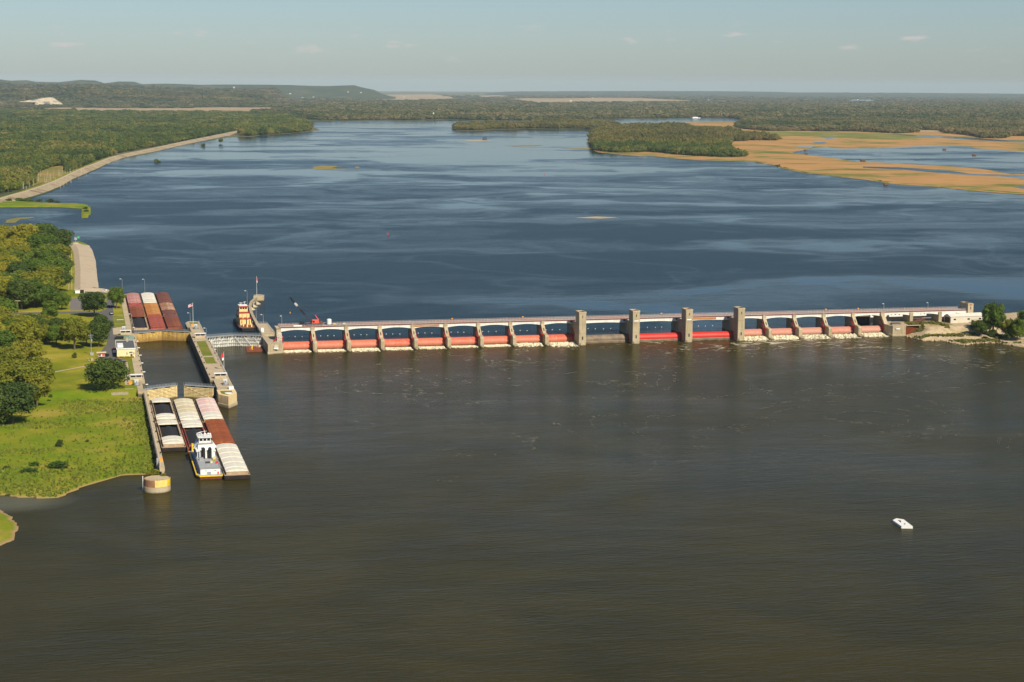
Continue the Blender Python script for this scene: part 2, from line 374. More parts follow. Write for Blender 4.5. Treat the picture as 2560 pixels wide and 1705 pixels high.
water_upper = water_mat('water_upper', (.002,.014,.026), (.003,.016,.027), (.015, .9), (.39, .60), spec=.06)

def ground_mat(name, stops, scale, fine=1.2, bumpd=.3, streak=(1,1,1), rim=None):
    """stops: colours blended over a broad noise; a second noise breaks them up"""
    m, nt, b = node_mat(name); P = pos(nt, streak)
    n = noise(nt, P, scale, 6, .62); n2 = noise(nt, pos(nt), fine, 4, .7)
    f = math_n(nt, 'ADD', math_n(nt, 'MULTIPLY', n.outputs['Fac'], .75), math_n(nt, 'MULTIPLY', n2.outputs['Fac'], .25))
    cr = nt.nodes.new('ShaderNodeValToRGB'); nt.links.new(f, cr.inputs[0])
    el = cr.color_ramp.elements
    while len(el) < len(stops): el.new(.5)
    for e, (t, c) in zip(el, stops): e.position = t; e.color = (*c, 1)
    col = cr.outputs[0]
    if rim:                                   # bare mud along the waterline
        sz = nt.nodes.new('ShaderNodeSeparateXYZ'); nt.links.new(pos(nt), sz.inputs[0])
        col = mix(nt, ramp(nt, math_n(nt, 'ADD', sz.outputs['Z'], math_n(nt, 'MULTIPLY', math_n(nt, 'SUBTRACT', n2.outputs['Fac'], .5), .5)), rim[0], rim[1], 1, 0), col, rim[2])
    nt.links.new(col, b.inputs['Base Color']); b.inputs['Roughness'].default_value = .95
    b.inputs['Specular IOR Level'].default_value = .1
    bump(nt, b, n2.outputs['Fac'], .6, bumpd)
    return m
lawn = ground_mat('lawn', [(.34,(.11,.14,.008)),(.46,(.165,.18,.010)),(.55,(.25,.225,.022)),(.66,(.35,.275,.06))], .035)
field_grass = ground_mat('field_grass', [(.34,(.075,.13,.006)),(.45,(.12,.175,.008)),(.53,(.175,.195,.012)),(.62,(.27,.215,.04)),(.75,(.33,.245,.08))], .035, rim=(.12,.42,(.30,.20,.10)))
mown = ground_mat('mown', [(.35,(.10,.145,.018)),(.5,(.155,.17,.025)),(.65,(.20,.18,.035))], .10)
gravel = ground_mat('gravel', [(.3,(.34,.27,.20)),(.5,(.43,.35,.26)),(.7,(.38,.29,.21))], .08, 1.6, .25)
levee_rock = ground_mat('levee_rock', [(.34,(.13,.10,.065)),(.45,(.26,.20,.13)),(.55,(.36,.29,.19)),(.7,(.20,.16,.09))], .03, .35, .4)
emb_m = ground_mat('embankment_rock', [(.34,(.15,.11,.065)),(.43,(.33,.25,.15)),(.52,(.44,.35,.23)),(.60,(.36,.28,.18)),(.70,(.22,.19,.06))], .11, .7, .5)
riprap_m = ground_mat('riprap', [(.3,(.20,.14,.085)),(.45,(.38,.29,.18)),(.6,(.46,.37,.25)),(.75,(.30,.22,.14))], .14, .9, .5)
marsh_m = ground_mat('marsh', [(.34,(.09,.125,.02)),(.43,(.17,.16,.035)),(.48,(.34,.195,.07)),(.60,(.42,.225,.085)),(.70,(.28,.19,.05)),(.80,(.13,.14,.03))], .0055, .02, .4, (1, 1.0, 1))
sedge_m = ground_mat('sedge', [(.36,(.09,.125,.025)),(.47,(.14,.155,.03)),(.56,(.22,.19,.05)),(.68,(.34,.22,.09))], .008, .05, .4)
reed_m = ground_mat('reeds', [(.35,(.13,.14,.03)),(.5,(.22,.18,.05)),(.65,(.32,.20,.08))], .01, .1)
far_m = ground_mat('far_ground', [(.34,(.045,.065,.025)),(.47,(.07,.085,.035)),(.54,(.13,.12,.06)),(.62,(.28,.21,.12)),(.72,(.10,.10,.045))], .00045, .01, .1, (1, .55, 1))
crop_m = ground_mat('crop', [(.38,(.24,.17,.10)),(.5,(.34,.255,.155)),(.62,(.30,.22,.13))], .0012, .02, .1)
hill_m = ground_mat('hill', [(.36,(.022,.036,.015)),(.48,(.036,.052,.02)),(.56,(.055,.065,.026)),(.66,(.12,.105,.055))], .004, .03, .2)
quarry_m = ground_mat('quarry', [(.38,(.12,.12,.11)),(.46,(.34,.29,.23)),(.52,(.52,.42,.29)),(.62,(.22,.21,.19))], .014, .05, .2)

def leaf_mat(name, cols, scale=.12, rnd_w=.62, sharp=False):
    """foliage colour: per-plant tone from its random number, broken up by clumps in space"""
    m, nt, b = node_mat(name)
    oi = nt.nodes.new('ShaderNodeObjectInfo'); n = noise(nt, pos(nt), scale, 3)
    nf = n.outputs['Fac'] if not sharp else ramp(nt, math_n(nt, 'ADD', math_n(nt, 'MULTIPLY', n.outputs['Fac'], .6), math_n(nt, 'MULTIPLY', noise(nt, pos(nt, loc=(900, 300, 0)), scale*.22, 3).outputs['Fac'], .4)), .40, .62)
    f = math_n(nt, 'ADD', math_n(nt, 'MULTIPLY', oi.outputs['Random'], rnd_w), math_n(nt, 'MULTIPLY', nf, .45 if not sharp else 1.0-rnd_w))
    cr = nt.nodes.new('ShaderNodeValToRGB'); nt.links.new(f, cr.inputs[0]); el = cr.color_ramp.elements
    while len(el) < len(cols): el.new(.5)
    for i, (e, c) in enumerate(zip(el, cols)): e.position = .12+.8*i/(len(cols)-1); e.color = (*c, 1)
    nt.links.new(cr.outputs[0], b.inputs['Base Color']); b.inputs['Roughness'].default_value = .7
    b.inputs['Specular IOR Level'].default_value = .25
    tr = nt.nodes.new('ShaderNodeBsdfTranslucent'); nt.links.new(cr.outputs[0], tr.inputs['Color'])
    ms = nt.nodes.new('ShaderNodeMixShader'); ms.inputs[0].default_value = .22
    out = nt.nodes['Material Output']
    nt.links.new(b.outputs[0], ms.inputs[1]); nt.links.new(tr.outputs[0], ms.inputs[2]); nt.links.new(ms.outputs[0], out.inputs['Surface'])
    return m
leaf_green = leaf_mat('leaf_green', [(.055,.10,.012),(.09,.145,.015),(.135,.18,.020)])
leaf_dark = leaf_mat('leaf_dark', [(.040,.070,.014),(.060,.096,.016),(.085,.122,.02)])
leaf_olive = leaf_mat('leaf_olive', [(.125,.15,.014),(.175,.185,.016),(.22,.21,.020)])
leaf_yellow = leaf_mat('leaf_yellow', [(.17,.18,.014),(.235,.225,.018),(.29,.25,.024)])
leaf_forest = leaf_mat('leaf_forest', [(.042,.070,.014),(.066,.102,.018),(.10,.13,.022),(.165,.165,.03),(.24,.205,.055)], .007, .42, True)
leaf_forest_far = leaf_mat('leaf_forest_far', [(.048,.070,.02),(.080,.10,.028),(.13,.13,.045),(.20,.165,.07),(.25,.185,.09)], .004, .42, True)
leaf_autumn = leaf_mat('leaf_autumn', [(.075,.085,.022),(.12,.115,.028),(.17,.15,.035),(.21,.17,.055)], .006, .5, True)
leaf_bush = leaf_mat('leaf_bush', [(.04,.085,.012),(.06,.115,.014),(.09,.135,.02)], .3)
weed_dry = leaf_mat('weed_dry', [(.13,.14,.03),(.20,.18,.05),(.27,.22,.08)], .15)
weed_m = leaf_mat('weed', [(.09,.14,.013),(.14,.185,.018),(.22,.22,.04)], .08)

# ---------------------------------------------------------------- survey: outlines on the ground (x, y) and ridge crests (x, y, z), metres
POLY = {
    'levee_shore': [(-220,1324),(-204,1406),(-186,1481),(-167,1590),(-150,1725),(-134,1930),(-115,2105),(-87,2348),(-61,2633),(-42,2779),(-14,2923),(31,3106),(83,3372),(142,3675),(207,3972),(281,4309),(305,4394)],
    'levee_top': [(-223,1394),(-207,1493),(-189,1591),(-170,1729),(-152,1884),(-135,2067),(-115,2269),(-85,2520),(-59,2751),(-40,2877),(-11,3026),(36,3249),(90,3517),(151,3832),(219,4159),(298,4534),(424,5147)],
    'point_shore': [(305,4394),(347,4430),(376,4391),(431,4597),(505,4805),(420,4516),(506,4731),(573,4863),(635,5036)],
    'far_shore': [(831,6401),(869,6918),(933,6830),(1030,6834),(1177,6994),(1323,6939),(1526,7173),(1608,6953),(2064,6915),(2355,7365),(2473,7434),(2580,7504),(2793,7581),(2970,7725),(3111,7668)],
    'island': [(1282,5742),(1173,5177),(1202,5063),(1318,5253),(1484,5415),(1581,5311),(1538,5441),(1583,5349),(1665,5349),(1704,5295),(1936,5731),(2016,5941),(2072,6399),(1960,6775),(1654,6107),(1454,6103)],
    'peninsula': [(1432,4356),(1126,3271),(1087,3072),(1095,2958),(1118,2848),(1151,2881),(1157,2709),(1178,2611),(1220,2575),(1257,2553),(1268,2510),(1249,2340),(1223,2262),(1195,2115),(1181,2000),(1194,1954),(1188,1848),(1192,1768),(1186,1703),(1183,1638),(1199,1607),(1217,1580),(1216,1496),(1222,1431),(1248,1350)],
    'peninsula_back': [(1645,5089),(1974,5793),(2313,6480),(2768,6754)],
    'pond': [(1576,3058),(1652,3175),(1751,3325),(1822,3412),(1797,3322),(1803,3267),(1863,3289),(1926,3303),(1992,3372),(2115,3458),(2217,3471),(2234,3402),(2183,3265),(2184,3176),(2176,3008),(2187,2888),(1611,1894),(1580,1943),(1551,1937),(1595,2108),(1602,2194),(1595,2281),(1565,2329),(1543,2394),(1521,2462),(1495,2494),(1517,2637),(1528,2716),(1535,2842),(1554,2982)],
    'creek': [(1406,2270),(1466,2231),(1485,2166),(1500,2070),(1481,1964),(1526,1913),(1543,1876),(1485,1774),(1488,1844),(1455,1913),(1440,1978),(1424,2143),(1384,2219)],
    'pool1': [(2185,4311),(2245,4336),(2200,4206),(2112,4084)],
    'pool2': [(1952,3834),(2028,3898),(1953,3725),(1911,3685)],
    'pool3': [(1751,3455),(1825,3498),(1738,3326),(1731,3381)],
    'pool4': [(1332,1540),(1365,1559),(1419,1562),(1364,1468),(1326,1490)],
    'pool5': [(2577,4654),(2644,4431),(2659,4133),(2649,3852),(2569,3709),(2555,3976),(2542,4270)],
    'far_pool1': [(3785,8303),(3948,8513),(4086,8446),(3780,7829),(3605,7580),(3644,7924)],
    'far_pool2': [(10199,22192),(10290,21651),(9389,19238),(8597,17794),(8670,18673)],
    'f_left': [(-344,1580),(-231,1578),(-212,1649),(-196,1807),(-144,2207),(-115,2467),(-44,3066),(44,3481),(161,4015),(314,4752),(445,5346),(383,4478),(435,4637),(507,4819),(424,4562),(511,4782),(579,4916),(637,5075),(763,6072),(911,8008),(939,8817),(733,9083),(79,8879),(-108,8979),(-567,9573),(-1013,9508)],
    'clearing': [(-192,1773),(-196,2192),(-174,2423),(-146,2523),(-144,2185),(-171,1909)],
    'clearing2': [(38,4491),(153,4757),(143,4553),(41,4342)],
    'f_point': [(364,4545),(383,4478),(438,4664),(515,4894),(424,4562),(513,4798),(583,4951),(650,5168),(746,6072),(489,6067)],
    'f_far': [(901,7150),(951,6963),(1050,6968),(1200,7134),(1348,7078),(1555,7322),(1638,7093),(2097,7035),(2395,7502),(2615,7613),(2830,7693),(3010,7842),(3153,7784),(3091,7388),(3457,7538),(3888,8507),(4160,8613),(3680,7423),(3863,7123),(4929,7497),(11354,18431),(8619,17531),(6186,15563),(6372,17438),(5192,15820),(3861,14382),(3045,12637),(3416,16676),(2405,16315),(1266,11827)],
    'f_island': [(1257,5612),(1186,5238),(1219,5141),(1333,5317),(1501,5482),(1604,5397),(1558,5517),(1603,5424),(1685,5423),(1720,5350),(1940,5754),(2002,5901),(2053,6331),(1933,6676),(1619,5964),(1423,5961)],
    'f_pen': [(1394,4217),(1137,3301),(1106,3138),(1125,3058),(1183,3053),(1221,3128),(1233,2935),(1253,2825),(1289,2767),(1336,2762),(1362,2815),(1433,3111),(1706,3848),(1790,3934),(1903,3974),(1944,4068),(2008,4319),(1988,4455),(2068,4901),(2133,5614),(1987,5614),(1861,5423),(1603,4911)],
    'f_right': [(2390,5615),(2305,5237),(2325,5062),(2444,5094),(2517,5025),(2609,5023),(2641,4889),(2657,4729),(2801,4885),(2994,5230),(3022,5139),(2836,4724),(2808,4498),(2672,4159),(2732,4130),(2921,4421),(3036,4277),(4830,7329),(3789,6972),(3609,7262),(3732,7688),(3484,7572),(3032,7231)],
    'field1': [(-764,10811),(-479,10984),(-213,11221),(121,10984),(507,11059),(977,12005),(1287,12075),(1110,10701),(765,9317),(757,9374),(86,9196),(-316,10180),(-743,10423)],
    'field2': [(-468,7223),(-478,8266),(-396,8203),(-375,7314),(-421,6774)],
    'field3': [(4227,28120),(5029,30280),(6433,33182),(5266,25450),(4337,20456),(3274,17808),(2832,17958)],
    'field4': [(4839,20279),(5678,22441),(5812,21142),(5661,22675),(6045,22238),(6988,23808),(7667,23703),(6887,18579),(5907,16859),(4832,16256),(4171,15364),(4368,17359),(4180,15810)],
    'field5': [(1627,16280),(2097,17036),(2028,16149),(1631,15234)],
    'field6': [(5943,27153),(7075,30130),(6545,26865),(5294,23234)],
    'field7': [(2968,5218),(3016,5127),(2883,4872),(2811,4907)],
    'sandbar1': [(303,2295),(319,2391),(339,2437),(364,2422),(366,2398),(346,2347),(353,2306),(371,2287),(362,2261),(330,2265)],
    'sandbar1b': [(395,2371),(406,2399),(400,2341),(389,2302)],
    'sandbar2': [(972,3563),(1030,3603),(1080,3622),(1085,3599),(1051,3536),(995,3519)],
    'sandbar3': [(957,4013),(1009,4049),(1032,4009),(997,3960),(958,3962)],
    'sandbar4': [(1075,3357),(1127,3361),(1165,3394),(1129,3266),(1096,3294)],
    'sandbar5': [(459,1001),(489,1016),(511,999),(484,984)],
    'jetty': [(-250,1404),(-220,1421),(-206,1405),(-181,1379),(-149,1349),(-126,1343),(-110,1320),(-106,1266),(-107,1161),(-111,1091),(-119,1085),(-118,1224),(-120,1256),(-148,1286),(-185,1296),(-219,1293),(-244,1294)],
    'weed_bed': [(-202,1031),(-202,1073),(-192,1102),(-174,1113),(-172,1104),(-187,1082),(-191,1029)],
    'ridge_far': [(-1558,22888,200),(-1122,22910,214),(-991,22915,200),(-799,22921,210),(-682,22924,187),(-386,22930,183),(-117,22931,216),(62,22931,210),(182,22929,172),(363,22926,196),(559,22922,194),(664,22919,163),(968,22907,172),(1426,22882,159),(1887,22848,168),(2434,22796,165),(2797,22754,156),(3063,22720,153),(3400,22673,166),(3488,22659,142),(3612,22640,117),(3772,22615,86),(3949,22585,73)],
    'ridge_mid': [(-1229,17398,145),(-892,17415,158),(-553,17426,151),(-210,17431,157),(136,17430,152),(485,17421,136),(837,17407,120),(1190,17385,113),(1849,17327,114),(1789,17333,73),(2020,17308,60)],
    'ridge_near': [(-995,13505,102),(-730,13518,111),(-551,13525,113),(-371,13529,121),(-172,13531,125),(-8,13531,138),(128,13529,117),(266,13526,108),(450,13520,98),(728,13507,92),(1102,13480,86),(1435,13449,81),(1226,13470,71),(1441,13448,63)],
    'ridge_right': [(8569,37977,43),(9849,37670,56),(11118,37322,71),(12370,36933,81),(13602,36506,80),(14571,36138,79),(15011,35961,66),(16188,35458,68),(17334,34925,73),(18448,34363,68),(19432,33830,65),(20158,33414,56)],
    'quarry': [(-543,11824,36),(-367,11829,64),(-311,11830,68),(-280,11830,47),(-217,11831,6),(-441,11827,1),(-424,11827,34)],
    'town': [(4158,42775),(3563,31647),(2298,20430),(2511,20969),(2810,22294),(4179,29518),(5954,40914),(5715,37332),(4176,23306),(3252,17250),(5303,23145),(1777,17773),(1005,20061),(1914,37882),(3070,41094),(4383,54212),(2552,30344),(4365,44824),(39,12374),(1052,14459),(654,9449),(692,9500),(5045,17807),(6825,23174),(7249,19574),(10019,21416),(13615,25387),(12892,23892),(13846,25499)],
    'meadow': [(2280,5029),(2443,4959),(2604,4809),(2657,4547),(2631,4320),(2332,4048),(2244,4204),(2165,4449),(2040,4344)],
}
HOUSES = [(1635,16886,97),(2347,20833,57),(2245,19959,9),(2398,20022,13),(2549,20205,20),(2938,20678,51),(3085,21061,79),(3248,21078,71),(4199,23435,5),(3276,17382,5),(5335,23289,5),(1312,13140,44),(2830,20854,57),(1418,16545,71),(616,12712,60),(814,16747,90),(1241,16880,95),(1385,16588,74),(1436,16784,90),(1642,16926,100),(34,11930,11),(886,12254,28),(661,9543,5),(698,9580,5),(-307,16770,116),(1301,13020,42),(5074,17915,5),(6864,23312,5),(7291,19690,5),(10075,21541,5),(13704,25559,5),(12972,24046,5),(13934,25665,5)]
WTOWER = (1355, 16951, 101)
BUOYS = [(196,792),(687,2037),(868,2464),(1315,4708)]
BLIND = (1056,4186)
CRUISER = (2944,7689)
FMARK = (1496,7272)
BLINDS = [(1158,1633,7),(1525,2531,10),(1552,2909,7),(1651,3152,7),(2042,3172,8),(1934,2807,8)]
FLOAT5 = [(175.78,-468.77),(178.40,-466.40),(180.32,-468.61),(178.83,-479.34),(174.84,-478.16)]
FLOATW = [(177.50,-469.14),(178.57,-470.02),(176.96,-473.21)]
FLOATB = (177.26,-475.83)

# ---------------------------------------------------------------- the setting: water, land, hills
UP, LOW = 4.6, 0.0
def sheet(name, poly, z, mat, skirt=0.0, parent=None):
    """flat polygon at height z with vertical banks skirt metres deep"""
    pts = [Vector((p[0], p[1], z)) for p in poly]
    tris = tessellate_polygon([pts]); n = len(pts)
    m = MB(); m.v = [tuple(p) for p in pts]
    for t in tris:
        a, b, c = t
        if (pts[b]-pts[a]).cross(pts[c]-pts[a]).z < 0: t = (a, c, b)
        m.f.append(tuple(t))
    if skirt:
        o = len(m.v); m.v += [(p.x, p.y, z-skirt) for p in pts]
        area = sum(pts[i].x*pts[(i+1)%n].y-pts[(i+1)%n].x*pts[i].y for i in range(n))
        for i in range(n):
            j = (i+1) % n
            m.f.append((o+i, o+j, j, i) if area > 0 else (i, j, o+j, o+i))
    o = m.build(name, mat, parent)
    if not parent: o['kind'] = 'structure'
    return o
def inside(p, poly):
    x, y = p; c = False; n = len(poly)
    for i in range(n):
        x1, y1 = poly[i][0], poly[i][1]; x2, y2 = poly[i-1][0], poly[i-1][1]
        if (y1 > y) != (y2 > y) and x < (x2-x1)*(y-y1)/(y2-y1)+x1: c = not c
    return c
def in_poly_np(P, poly):
    c = np.zeros(len(P), bool); n = len(poly); x, y = P[:,0], P[:,1]
    for i in range(n):
        x1, y1 = poly[i][0], poly[i][1]; x2, y2 = poly[i-1][0], poly[i-1][1]
        if y1 == y2: continue
        c ^= ((y1 > y) != (y2 > y)) & (x < (x2-x1)*(y-y1)/(y2-y1)+x1)
    return c
def dist_np(P, poly, closed=True):
    d = np.full(len(P), 1e9); n = len(poly)
    for i in range(n if closed else n-1):
        a = np.array(poly[i][:2], float); b = np.array(poly[(i+1)%n][:2], float); ab = b-a
        t = np.clip(((P-a)@ab)/max(1e-9, ab@ab), 0, 1)
        d = np.minimum(d, np.linalg.norm(P-(a+t[:,None]*ab), axis=1))
    return d
def vnoise(P, s, seed=0):
    """smooth value noise on the plane"""
    q = P/s; i = np.floor(q).astype(int); f = q-i; f = f*f*(3-2*f)
    def hsh(a, b):
        k = (a*374761393+b*668265263+seed*362437) & 0x7fffffff
        k = ((k ^ (k >> 13))*1274126177) & 0x7fffffff
        return ((k ^ (k >> 16)) & 0xffff)/65535.0
    a, b = i[:,0], i[:,1]
    return (hsh(a,b)*(1-f[:,0])+hsh(a+1,b)*f[:,0])*(1-f[:,1])+(hsh(a,b+1)*(1-f[:,0])+hsh(a+1,b+1)*f[:,0])*f[:,1]
def grid_mesh(name, xs, ys, zf, mat, keep=None):
    X, Y = np.meshgrid(xs, ys); P = np.stack([X.ravel(), Y.ravel()], 1); Zv = zf(P)
    nx, ny = len(xs), len(ys)
    idx = np.arange(nx*ny).reshape(ny, nx)
    q = np.stack([idx[:-1,:-1], idx[:-1,1:], idx[1:,1:], idx[1:,:-1]], -1).reshape(-1, 4)
    if keep is not None:
        kv = keep(P, Zv); q = q[kv[q].any(1)]
    m = MB(); m.v = [tuple(map(float, (p[0], p[1], z))) for p, z in zip(P, Zv)]; m.f = [tuple(map(int, r)) for r in q]
    o = m.build(name, mat, smooth=True)
    bm = bmesh.new(); bm.from_mesh(o.data); loose = [v for v in bm.verts if not v.link_faces]
    bmesh.ops.delete(bm, geom=loose, context='VERTS'); bm.to_mesh(o.data); bm.free()
    o['kind'] = 'structure'
    return o

# lower pool: tailwater, lock chamber and the river running on behind the viewer
lower = sheet('river_below_dam', [(-2500,-6000),(4000,-6000),(4000,60),(460,60),(395,30),(0,30),(-8,60),(-45,60),(-45,80),(-88,80),(-88,40),(-2500,40)], LOW, water_lower)
tag(lower, kind='structure')
# upper pool: from the gates to the far shores
upper = sheet('river_above_dam', [(-87,66.0),(-69.2,74.6),(-51.5,66.0),(-51.5,110),(-44,110),(-44,35),(-26.5,40),(-9,35),(-1,14),(183,14),(183,8),(295,8),(295,14),(395,14),(395,30),(480,34),(560,10),(2500,-40),(9000,1500),(9000,9000),(-500,9000),(-2500,4000),(-2500,160),(-87,160)], UP, water_upper)
# ground out to the horizon, with the shore of the upper pool as its near edge
sh = POLY['levee_shore']+POLY['point_shore'][1:]+[(700,5250),(740,5900)]+POLY['far_shore']
far_arc = [(CAM.x+52000*math.sin(a), CAM.y+52000*math.cos(a)) for a in np.linspace(1.25, -1.0, 40)]
ground = sheet('ground', sh+[(3400,7000),(4800,6400),(7000,5200),(30000,4000)]+far_arc+[(-30000,1400),(-2000,1200),(-300,1300)], UP+.55, far_m, 1.0)

# peninsula with marsh and backwater
pen = POLY['peninsula']+[(1800,600),(4500,800),(6500,4500),(4600,6000)]+POLY['peninsula_back'][::-1]
marsh = sheet('marsh', pen, UP+.4, marsh_m, .8)
sheet('wet_meadow', POLY['meadow'], UP+.43, sedge_m)
for k in ('pond','creek','pool1','pool2','pool3','pool4','pool5'):
    sheet('marsh_water', POLY[k], UP+.46, water_upper)
for k in ('far_pool1','far_pool2'): sheet('far_backwater', POLY[k], UP+.62, water_upper)
isl = sheet('wooded_island', POLY['island'], UP+.5, far_m, .9)
for k in ('sandbar1','sandbar1b','sandbar2','sandbar3','sandbar4'): sheet('mud_bar', POLY[k], UP+.15, reed_m if k != 'sandbar3' else sand, .3)
sheet('mud_bar', POLY['sandbar5'], UP+.1, sand, .2)
sheet('weed_bed', POLY['weed_bed'], UP+.12, reed_m, .3)
for k in ('field1','field2','field3','field4','field5','field6','field7'): sheet('crop_field', POLY[k], UP+.75, crop_m)

# reedy clearing behind the levee
sheet('reed_clearing', POLY['clearing'], UP+.62, reed_m); sheet('reed_clearing', POLY['clearing2'], UP+.62, reed_m)

# levee: riprap face to the water, gravel road on its crest, grass on the land side
lt, ls = POLY['levee_top'], POLY['levee_shore']
def strip(name, L1, z1, L2, z2, mat, nsub=4, jit=0.0, bulge=0.0):
    """ruled surface between two lines resampled to equal counts"""
    def res(L, n):
        L = [Vector((p[0], p[1], 0)) for p in L]; d = [0]
        for i in range(1, len(L)): d.append(d[-1]+(L[i]-L[i-1]).length)
        out = []
        for k in range(n):
            t = d[-1]*k/(n-1); i = max(1, next((j for j in range(1, len(d)) if d[j] >= t-1e-6), len(d)-1))
            out.append(L[i-1].lerp(L[i], (t-d[i-1])/max(1e-6, d[i]-d[i-1])))
        return out
    n = len(L1)*nsub; a, b = res(L1, n), res(L2, n); m = MB(); K = 5; rr = random.Random(len(L1))
    for i in range(n):
        for k in range(K):
            t = k/(K-1); p = a[i].lerp(b[i], t); z = z1+(z2-z1)*t+bulge*math.sin(math.pi*t)
            j = jit if 0 < k < K-1 else 0
            m.v.append((p.x+rr.uniform(-j, j), p.y+rr.uniform(-j, j), z+rr.uniform(-j, j)*.3))
    for i in range(n-1):
        for k in range(K-1): m.f.append((i*K+k, (i+1)*K+k, (i+1)*K+k+1, i*K+k+1))
    o = m.build(name, mat, smooth=True); o['kind'] = 'structure'; return o
def off(L, d):
    """line moved sideways to its left by d"""
    out = []
    for i, p in enumerate(L):
        a = Vector(L[max(0, i-1)][:2]); b = Vector(L[min(len(L)-1, i+1)][:2]); t = (b-a).normalized()
        out.append((p[0]-t.y*d, p[1]+t.x*d))
    return out
strip('levee_riprap', ls, UP-.3, lt, 9.0, levee_rock, jit=.8)
strip('levee_road', lt, 9.0, off(lt, 4.5), 9.1, gravel)
strip('levee_grass', off(lt, 4.5), 9.1, off(lt, 22), UP+.5, lawn)

pf = POLY['peninsula'][4:]
strip('shore_sedge', [(p[0]-3, p[1]-3) for p in pf], UP+.1, [(p[0]+24, p[1]+55) for p in pf], UP+.5, sedge_m, 3, 6)
# jetty: a low weedy dike hooked at its end
def jetty_h(P):
    i = in_poly_np(P, POLY['jetty']); d = dist_np(P, POLY['jetty'])
    return np.where(i, UP+np.minimum(1.5, d*.22)+.5*vnoise(P, 9, 3), UP-1-.1*d)
grid_mesh('jetty', np.arange(-270, -92, 3.0), np.arange(1060, 1440, 4.0), jetty_h, field_grass, keep=lambda P, Z: Z > UP-1.2)

# left bank: lock grounds on the plateau, rough field below, gravel-faced point upstream
LAND = [(-420,-350),(-149.6,-354.6),(-143.7,-358.5),(-137.8,-361.6),(-128.5,-364.5),(-125.5,-361.5),(-121.6,-353.2),(-116.5,-343.1),(-110.4,-336.7),(-100.8,-327),(-94.2,-327.3),(-86.6,-331),
        (-86.6,-150),(-87.5,-150),(-87.5,277),(-96,318),(-105.8,339.5),(-106.4,464.6),(-106.3,554.4),(-108.6,662.8),(-111.5,722.8),(-118,763),(-131.2,757.5),(-170,800),(-230,860),(-420,900)]
def land_h(P):
    i = in_poly_np(P, LAND); d = dist_np(P, LAND[:24], closed=False); y = P[:,1]; x = P[:,0]
    top = np.interp(y, [-340,-300,-240,-190,-156,-147], [1.2,1.6,2.3,2.8,3.3,6.0])
    wall = np.abs(x+86.6) < 30
    dl = dist_np(P, LAND[:12], closed=False)          # lower shore only
    du = dist_np(P, LAND[15:], closed=False)          # upper shore only
    low = np.minimum(top, .12+dl*.14)
    nz = (vnoise(P, 14, 1)-.5)*.9+(vnoise(P, 5, 2)-.5)*.45
    low = np.where(y < -165, low+nz*np.clip(dl/12, 0, 1)*np.clip((-165-y)/15, 0, 1), low)
    upz = np.minimum(6.0, UP+.1+du*.2)
    z = np.where(y > 60, upz, np.where(y < -140, low, 6.0))
    return np.where(i, z, np.where(y > 70, UP-1.0, -1.0))
grid_mesh('river_bank', np.concatenate([np.arange(-400, -180, 10), np.arange(-180, -86, 2.5), [-86.7]]), np.concatenate([np.arange(-380, -130, 3.0), np.arange(-130, 280, 10), np.arange(280, 880, 6.0)]), land_h, field_grass, keep=lambda P, Z: (Z > -.9) & ((P[:,1] < 70) | (Z > UP-.9)))
# mown lawn over the plateau and the muddy rim along the lower shore
sheet('lock_lawn', [(-330,-142),(-96.5,-142),(-96.5,-128),(-91.2,-128),(-91.2,272),(-118,290),(-124,300),(-124,640),(-131,650),(-330,650)], 6.05, lawn)
def bar_h(P):
    B = [(-200,-372),(-148.7,-377.2),(-143.8,-390),(-140.6,-408.3),(-141.7,-427.1),(-146.3,-435.2),(-200,-450)]
    return np.where(in_poly_np(P, B), np.minimum(1.9, -.02+dist_np(P, B)*.15)+.35*(vnoise(P, 4, 5)-.4), -.5)
grid_mesh('sand_spit', np.arange(-204, -136, .9), np.arange(-455, -366, .9), bar_h, field_grass, keep=lambda P, Z: Z > -.45)

# gravel-faced point: crest path and sloping face to the water
gl = [(-87.5,280),(-96,318),(-105.8,339.5),(-106.4,464.6),(-106.3,554.4),(-108.6,662.8),(-111.5,722.8),(-118,763),(-131,757)]
gt = [(-92,283),(-103,306),(-119,312),(-119,460),(-120,554),(-121,640),(-123,680),(-126,700),(-131,705)]
gl = [(p[0]+(2.2 if 1 <= i <= 6 else 0), p[1]+(2 if i > 6 else 0)) for i, p in enumerate(gl)]
strip('gravel_bank', gl, UP-.5, gt, 7.9, gravel, 8, .35, .2)
strip('bank_shoulder', gt[:3], 7.9, [(-93,279),(-105,299),(-121,305)], 6.0, gravel, 6, .1)
strip('bank_shoulder', gt[2:], 7.9, [(p[0]-4.6, p[1]-(3 if p[1] > 600 else 0)) for p in gt[2:]], 6.0, gravel, 6, .1)
for dx in (-6.4, -8.6):
    sheet('wheel_track', [(-119+dx-.35,318),(-119+dx+.35,318),(-121+dx+.35,655),(-121+dx-.35,655)], 6.12, sand)
